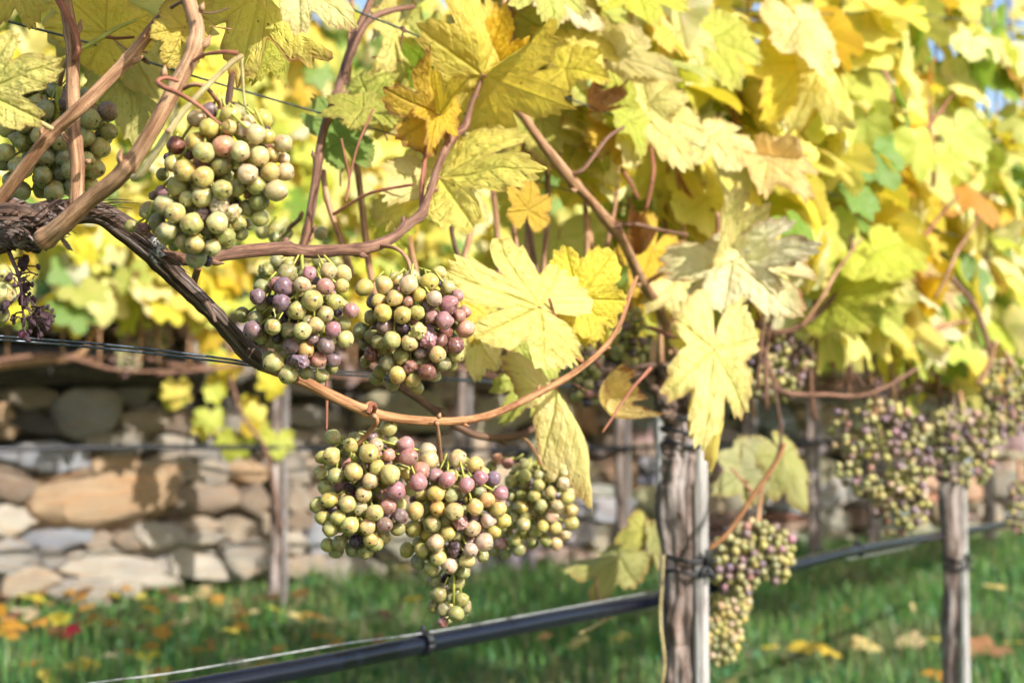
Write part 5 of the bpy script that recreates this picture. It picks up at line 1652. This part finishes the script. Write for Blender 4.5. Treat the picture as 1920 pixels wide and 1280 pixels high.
bunch('dark green grape bunch high against the right edge', [(1895, 720, 68, 58), (1890, 775, 56, 50)], 3.3, [(1885, 660, 3.35), (1888, 670, 3.34), (1890, 685, 3.32)], (), None, 16.5, W_B, 36, lod=1, cap=160, fill=2)
bunch('blurred grape bunch resting over the hose right of the thick trunk', [(1415, 1025, 82, 56), (1380, 1065, 62, 60), (1455, 1055, 38, 46)], 2.35, [(1430, 900, 2.38), (1425, 940, 2.37), (1420, 985, 2.36)], (), None, 15.5, W_B, 37, lod=1, cap=180, fill=2)
bunch('long pale grape bunch hanging below the hose beside the pale stake', [(1365, 1125, 52, 56), (1352, 1185, 46, 70)], 2.5, [(1390, 1010, 2.46), (1380, 1040, 2.48), (1370, 1080, 2.5)], (), None, 14.5, [('g', 5), ('o', 4), ('a', 2), ('l', 2)], 38, lod=1, cap=150, fill=2)
bunch('grape bunch low against the right edge above the hose end', [(1915, 950, 36, 58)], 3.6, [(1910, 860, 3.65), (1911, 875, 3.64), (1912, 895, 3.62)], (), None, 15, W_B, 39, lod=1, cap=70)

# ------------------------------------------------------------------ wires and hose
def wire(path, label, mat=M_WIRE, name='trellis_wire', twist=None):
    tb = Tubes()
    tb.add([(p, r) for p, r in path], seg=7, sub=10)
    return tag(put(name, tb.mesh(name, mat)), label, 'wire', 'trellis wires')


def pw(pts, mm):
    return [(P(x, y, d), mm / 2000) for x, y, d in pts]


wire(pw([(-400, 600, .98), (0, 630, 1.0), (240, 650, 1.07), (420, 672, 1.12), (490, 682, 1.14), (700, 700, 1.35), (1030, 720, 1.75), (1240, 735, 2.25), (1420, 742, 2.7), (1750, 760, 4.2), (2000, 772, 6.3)], 2.0),
     'upper of the two twisted wires that carry the vine arm')
wire(pw([(-400, 612, .99), (0, 637, 1.0), (215, 655, 1.06), (420, 678, 1.12), (490, 687, 1.14), (700, 706, 1.35), (1030, 722, 1.75), (1240, 738, 2.25), (1420, 746, 2.7), (1750, 764, 4.2), (2000, 776, 6.3)], 2.0),
     'lower of the two twisted wires that carry the vine arm')
wa = wire(pw([(-200, -25, 1.02), (0, 36, 1.08), (150, 76, 1.14), (274, 115, 1.19), (420, 160, 1.27), (600, 212, 1.38), (800, 272, 1.55), (1040, 350, 1.85), (1300, 420, 2.4), (1785, 560, 3.8), (2000, 620, 5.4)], 2.0),
          'dark trellis wire crossing behind the canes at upper left', M_WIREDARK)
wire(pw([(560, -40, 1.25), (662, 18, 1.32), (756, 56, 1.38), (850, 98, 1.45), (945, 136, 1.52), (1048, 178, 1.6), (1300, 270, 1.9), (1785, 440, 3.3), (2000, 500, 4.8)], 2.0),
     'trellis wire with tendril knots running through the upper middle leaves', M_WIREDARK)
wire(pw([(1000, -60, 1.75), (1280, 8, 2.1), (1540, 26, 2.4), (1700, 24, 2.8), (1950, 60, 3.6)], 2.2), 'topmost thin wire among the leaves at upper right', M_WIREDARK)
kn = Tubes()
for (x, y, d) in ((756, 56, 1.38), (840, 94, 1.44), (274, 115, 1.19)):
    for k in range(3):
        kn.add([(P(x - 5, y - 4 + k, d), .0010), (P(x + rb.uniform(-3, 3), y - 5 + 3 * k, d - .004), .0012), (P(x + 6, y + 3 + k, d), .0010)], seg=5, sub=3)
kn.add([(P(756, 60, 1.38), .0008), (P(752, 80, 1.38), .0007), (P(755, 92, 1.38), .0005)], seg=5, sub=3)
kn.add([(P(840, 98, 1.44), .0012), (P(852, 118, 1.44), .0010), (P(866, 190, 1.44), .0008), (P(872, 215, 1.44), .0007)], seg=5, sub=3)
put('tendril', kn.mesh('tendril', M_GREY_CANE), V0)
# drip hose of the front row
hose_path = [(250, 1312, 1.40), (400, 1284, 1.47), (600, 1246, 1.59), (790, 1208, 1.74), (1000, 1168, 1.93), (1240, 1122, 2.24), (1330, 1103, 2.36), (1480, 1062, 2.62), (1610, 1030, 2.95), (1690, 1016, 3.25), (1785, 1000, 3.7), (1890, 980, 4.5), (1990, 955, 6.0)]
tb = Tubes()
tb.add([(P(x, y, d), .0118) for x, y, d in hose_path], seg=16, sub=10)
hose = tag(put('drip_hose', tb.mesh('drip_hose', M_HOSE)), 'thick black irrigation hose slung along the front row of vines', 'hose')
for (x, y, d, s) in ((793, 1205, 1.74, 1), (1610, 1030, 2.95, 1)):
    tb = Tubes()
    dirv = (P(x + 20, y - 4, d + .02) - P(x, y, d)).normalized()
    u = dirv.cross(Vector((0, 0, 1))).normalized()
    w = u.cross(dirv)
    c = P(x, y, d)
    for off in (-.003, .003):
        tb.add([(c + dirv * off + u * (.0134 * math.cos(a)) + w * (.0134 * math.sin(a)), .0026) for a in np.linspace(0, 6.2832, 17)], seg=6, sub=1)
    tb.add([(c + w * .012, .0035), (c + w * .020, .0032), (c + w * .022, .002)], seg=6, sub=2)
    put('hose_clip', tb.mesh('hose_clip', M_TIE), hose)
wire(pw([(60, 1300, 1.32), (200, 1276, 1.38), (340, 1258, 1.45), (640, 1207, 1.62), (795, 1186, 1.74), (1000, 1150, 1.93), (1240, 1106, 2.24), (1330, 1092, 2.36), (1480, 1064, 2.62), (1540, 1052, 2.75), (1612, 1044, 2.95), (1690, 1028, 3.25), (1785, 1004, 3.7), (1990, 962, 6.0)], 2.0),
     'pale bottom wire that holds the black hose', M_WIREPALE)


# ================================================================== BACK ROW IN FRONT OF THE WALL
rb2 = random.Random(90)
BW = [('yellow', 4), ('lime', 4), ('gold', 1.5), ('pale', 3), ('green', 2.2), ('cream', 1), ('olive', 1)]
U_ROW = U
U = WD.copy()
KEEP2 = KEEP
KEEP = [(60, 650, 760, 1300, 7.2), (-400, 650, 60, 1300, 7.2), (760, 680, 1400, 1300, 8.8), (1400, 720, 2200, 1300, 12)]
OUT = .75


def back_pt(px, py, out=OUT):
    s, z, k = on_wall(px, py, out)
    return s


BACK = [(-330, 'grapevine of the back row standing left of the frame'), (95, 'blurred back row grapevine in front of the wall at far left'), (512, 'blurred back row grapevine at the post in front of the wall'),
        (860, 'blurred back row grapevine behind the lower grape bunches'), (1160, 'blurred back row grapevine left of the thick trunk'),
        (1400, 'blurred back row grapevine right of the thick trunk'), (1520, 'blurred back row grapevine between the two front trunks'), (1632, 'blurred back row grapevine nearest the second trunk'), (1850, 'blurred back row grapevine at far right')]
for n_, (px, lab) in enumerate(BACK):
    s = back_pt(px, 1000)
    base = wall_pt(s, 0, OUT)
    v = thing('grapevine', lab, 'vine', base, 'grapevines in front of the wall')
    th = .029 if px != 95 else .02
    if px != 95:
        stem('trunk', v, [(base + Vector((0, 0, -.05)), th), (base + Vector((.01, 0, .35)), th * .85), (base + Vector((.0, 0, .75)), th * .8), (base + Vector((.02, 0, 1.08)), th * .7)], M_TRUNK, seg=12, sub=6, rough=.2, ridge=.1, seed=n_)
        stake(base + WD * .045 + WN * .02, 1.0 if px != 512 else .98, .017, 'grey %s stake of the back row %s' % (('weathered', 'left of the frame') if px < 0 else ('wooden', {512: 'in front of the wall at left', 860: 'behind the lower bunches', 1160: 'left of the thick trunk', 1400: 'right of the thick trunk', 1520: 'halfway between the front trunks', 1632: 'close to the second trunk', 1850: 'at far right'}[px])), mat=M_STAKE_OLD)
    a, b = wall_pt(s - .55, 1.02, OUT), wall_pt(s + .55, 1.04, OUT)
    stem('arm', v, [(a, .006), (a.lerp(b, .25) + Vector((0, 0, .03)), .009), (a.lerp(b, .5) + Vector((0, 0, .06)), .011), (a.lerp(b, .75) + Vector((0, 0, .0)), .008), (b, .006)], M_CANE2, seg=8, sub=5)
    org = [wall_pt(s + t, 1.06, OUT + rb2.uniform(-.08, .08)) for t in np.linspace(-.55, .55, 7)]
    shoots(v, org, (.95, 1.45), 'low', rb2, BW, per=.085, size=(.10, .15), sun=WN, extra=2, gap=.0, cane_r=.006, kmax=150, cane_mat=M_CANE)
    if px == 512:
        for (x, y, L, key, sx) in ((330, 750, .15, 'yellow', 1), (400, 752, .12, 'lime', .9), (395, 800, .13, 'lime', 1.2), (440, 850, .15, 'lime', 1.3), (515, 735, .14, 'yellow', 1.2), (520, 845, .15, 'lime', 1.2), (480, 790, .11, 'pale', 1),
                                   (430, 700, .14, 'gold', 1), (395, 650, .14, 'gold', 1), (470, 600, .13, 'lime', 1), (470, 820, .1, 'gold', 1), (385, 610, .14, 'yellow', 1), (345, 555, .14, 'lime', 1)):
            for e in range(2):
              k = P(x + rb2.uniform(-26, 26) * e, y - 20 + rb2.uniform(-26, 22) * e, 6.3 + .06 * e)
              add_leaf(v, rb2.choice(MID), k, Vector((rb2.uniform(-.6, .6), -.2, -1)), WN + Vector((rb2.uniform(-.5, .5), 0, .4)), L * .60, tone(rb2, key if e == 0 else rb2.choice(['lime', 'yellow', 'green', 'olive'])), .2, sx)
        cane(v, [(525, 1000, 6.3, 6), (500, 850, 6.25, 8), (455, 780, 6.25, 8), (430, 700, 6.3, 7)], M_CANE2, seg=6, nodes=0)
    if px == 95:
        cane(v, [(-20, 690, 6.0, 12), (70, 678, 6.0, 13), (130, 672, 6.0, 14), (160, 655, 6.0, 13), (180, 612, 6.0, 11)], M_CANE, seg=8, nodes=0)
        cane(v, [(150, 675, 6.05, 10), (250, 668, 6.1, 9), (330, 685, 6.2, 9), (420, 690, 6.3, 8)], M_CANE2, seg=8, nodes=0)
        cane(v, [(240, 560, 6.1, 9), (290, 600, 6.1, 10), (330, 560, 6.1, 9), (350, 510, 6.1, 8)], M_CANE, seg=8, nodes=0)


def far_bunch(px, py, d, w, h, label, seed):
    """berries only a few pixels across: one mesh"""
    rnd = random.Random(seed)
    c = P(px, py, d)
    t = thing('grape_bunch', label, 'grapes', c - Vector((0, 0, h / 2)))
    proto = [sphere('berry', 8, 6, 5)]
    V, F = [], []
    pv = [v.co.copy() for v in proto[0].vertices]
    pf = [tuple(p.vertices) for p in proto[0].polygons]
    cols = []
    for i in range(85):
        q = Vector((rnd.gauss(0, 1), rnd.gauss(0, 1), rnd.gauss(0, 1))).normalized() * rnd.uniform(.6, 1)
        tp = 1 - .45 * max(0, -q.z)
        o = c + Vector((q.x * w / 2 * tp, q.y * w / 2 * tp, q.z * h / 2))
        b = len(V)
        V += [o + v * .0078 for v in pv]
        F += [tuple(b + k for k in f) for f in pf]
        col = GC[pick(rnd, [('g', 3), ('l', 3), ('p', 4), ('u', 2), ('o', 2)])]
        cols += [(*col, 1)] * len(pv)
    me = mesh_from('berries', V, F, [M_GRASS_BERRY])
    at = me.attributes.new('gc', 'FLOAT_COLOR', 'POINT')
    at.data.foreach_set('color', np.array(cols, 'f').ravel())
    o = put('berries', me, t)
    o['kind'] = 'stuff'
    stem('peduncle', t, [(c + Vector((0, 0, h / 2 + .06)), .003), (c + Vector((0, 0, h / 2)), .003), (c, .002)], M_CANE, seg=5, sub=2)
    return t


gb = NT('far_berries')
M_GRASS_BERRY = gb.fin(Base_Color=gb.n('Attribute', {'attribute_name': 'gc'}).outputs['Color'], Roughness=.4)
far_bunch(180, 580, 6.05, .17, .22, 'blurred pinkish grape bunch at left under the thick arm, before the wall', 1)
far_bunch(252, 622, 6.15, .16, .20, 'blurred pink-brown grape bunch right of another, before the wall', 2)
far_bunch(238, 680, 6.0, .13, .14, 'small blurred grape bunch just above the dark timber beam', 3)
far_bunch(300, 640, 6.2, .11, .13, 'small pale grape bunch among back leaves left of the arm end', 4)
far_bunch(98, 590, 6.2, .10, .20, 'narrow blurred grape bunch behind the dried stem', 5)
far_bunch(835, 720, 7.3, .14, .18, 'far blurred grape bunch seen below the pink bunch', 6)
far_bunch(945, 680, 7.7, .15, .20, 'far blurred grape bunch seen below the large leaf', 7)
# hose and wire of the back row
sA, sB = back_pt(-300, 830), back_pt(1700, 860)
tb = Tubes()
tb.add([(wall_pt(lerp(sA, sB, t), .70 + .015 * math.sin(9 * t), OUT + .05), .011) for t in np.linspace(0, 1, 14)], seg=8, sub=4)
tag(put('drip_hose', tb.mesh('drip_hose', M_HOSE)), 'blurred dark irrigation hose running along the stone wall', 'hose')

# ------------------------------------------------------------------ vines on the terrace above
KEEP = []
ru = random.Random(123)
UWn = [('yellow', 4), ('lime', 4), ('green', 3.2), ('gold', 1.5), ('pale', 3), ('cream', 1.2), ('olive', 1)]


k_ = 0
ORD = ['first', 'second', 'third', 'fourth', 'fifth', 'sixth', 'seventh', 'eighth', 'ninth', 'tenth', 'eleventh', 'twelfth', 'thirteenth', 'fourteenth', 'fifteenth']
for row, (q, smin, smax, step, nleaf) in enumerate(((.8, -3.6, 9.5, 1.15, 290), (3.4, -4.5, 12.5, 1.35, 230), (6.4, -6, 9, 1.75, 260))):
    for i, s in enumerate(np.arange(smin, smax, step)):
        base = wall_pt(s + ru.uniform(-.15, .15), 0, -q)
        base.z = hill_z(q)
        v = thing('grapevine', '%s blurred yellow vine from the left in the %s row above the wall' % (ORD[i], ['lowest', 'middle', 'highest'][row]), 'vine', base, 'vines on the terrace above the wall')
        hgt = 1.75
        stem('trunk', v, [(base + Vector((0, 0, -.05)), .028), (base + Vector((.02, 0, .4)), .022), (base + Vector((0, 0, .8)), .018), (base + Vector((.02, 0, hgt)), .006)], M_TRUNK, seg=8, sub=4)
        pts = []
        for _ in range(nleaf):
            t = ru.uniform(-.62, .62) * step
            pts.append(base + WD * t + WN * ru.gauss(0, .16) + Vector((0, 0, ru.uniform(.10, hgt) + .15 * math.sin(t * 7 + i))))
        if row == 0:
            near = pts[:46]
            for p in near:
                out = WN + Vector((ru.uniform(-.8, .8), ru.uniform(-.8, .8), ru.uniform(0, .9)))
                add_leaf(v, ru.choice(LOW), p + WN * .12, Vector((ru.uniform(-.5, .5), ru.uniform(-.5, .5), -.8)), out, ru.uniform(.10, .15), tone(ru, pick(ru, UWn)), .05)
            pts = pts[46:]
        items = []
        for p in pts:
            out = WN + Vector((ru.uniform(-.8, .8), ru.uniform(-.8, .8), ru.uniform(0, .9)))
            items.append((leaf_matrix(p, Vector((ru.uniform(-.5, .5), ru.uniform(-.5, .5), -.8)), out, ru.uniform(.10, .155)), tone(ru, pick(ru, UWn))))
        f = put('foliage', foliage_mesh(items), v)
        f.location = -v.location
        f['kind'] = 'stuff'

# ------------------------------------------------------------------ fallen leaves
rf = random.Random(66)
FALL = {'orange': ('orange fallen leaf lying in the grass', 'orange leaves fallen in the grass'), 'brown': ('brown withered leaf fallen in the grass', 'brown leaves fallen in the grass'),
        'yellow': ('yellow fallen leaf lying in the grass', 'yellow leaves fallen in the grass'), 'peach': ('pale pinkish dry leaf fallen in the grass', 'pale dry leaves fallen in the grass')}


def fallen(px, py, key, L, label=None, color=None, z=.06, where=''):
    ray = P(px, py, 1) - CAM
    k = (z - CAM.z) / ray.z
    p = CAM + ray * k
    q = (p - W0).dot(WN)
    if q < .05:
        p = p + WN * (.08 - q)
    me = rf.choice(MID)
    yv = Vector((rf.uniform(-1, 1), rf.uniform(-1, 1), rf.uniform(-.1, .3)))
    m = leaf_matrix(p, yv, Vector((rf.uniform(-.5, .5), rf.uniform(-.7, .2), 1)), L)
    o = put('fallen_leaf', me, None, m, (*(color or tone(rf, key)), .3))
    if label:
        tag(o, label, 'leaf', 'leaves fallen in the grass')
    else:
        tag(o, FALL[key][0].replace(' lying in the grass', '').replace(' fallen in the grass', '') + ' in the grass ' + where, 'leaf', FALL[key][1] + ' ' + where)


fallen(1515, 1215, 'gold', .085, 'large bright golden leaf lying in the grass between the two trunks')
fallen(1560, 1218, 'gold', .06, 'small golden leaf lying beside the large golden leaf')
fallen(1855, 1215, 'orange', .10, 'curled reddish brown leaf in the grass right of the second trunk', color=(.45, .20, .11))
fallen(120, 1180, 'orange', .08, 'crimson leaf in the grass below the wall at far left', color=(.30, .02, .04))
fallen(150, 1240, 'gold', .07, 'golden leaf in the lower left corner of the grass')
fallen(1715, 1200, 'peach', .08, 'pale pinkish leaf in the grass just left of the second trunk')
fallen(1865, 1100, 'peach', .07, 'small pale leaf in the grass right of the second trunk')
for i in range(120):
    if i < 84:
        px, py = rf.uniform(-40, 640), rf.uniform(1100, 1270) if rf.random() < .45 else rf.uniform(1095, 1180)
        key = pick(rf, [('orange', 5), ('brown', 3), ('yellow', 1.6), ('peach', 3)])
        where = 'at the far left below the wall' if px < 180 else ('left of the back row stake' if px < 420 else 'around the back row stake')
    elif i < 102:
        px, py = rf.uniform(660, 1230), rf.uniform(1050, 1240)
        key = pick(rf, [('orange', 4), ('brown', 2), ('yellow', 2), ('peach', 3)])
        where = 'beyond the hose, left of the thick trunk'
    else:
        px, py = rf.uniform(1340, 1920), rf.uniform(1010, 1275)
        key = pick(rf, [('orange', 1), ('brown', 1), ('yellow', 2), ('peach', 4)])
        where = 'right of the thick trunk'
    fallen(px, py, key, rf.uniform(.03, .065), where=where)
print('leaves', N0, N1, N2, 'objects', len(bpy.data.objects))
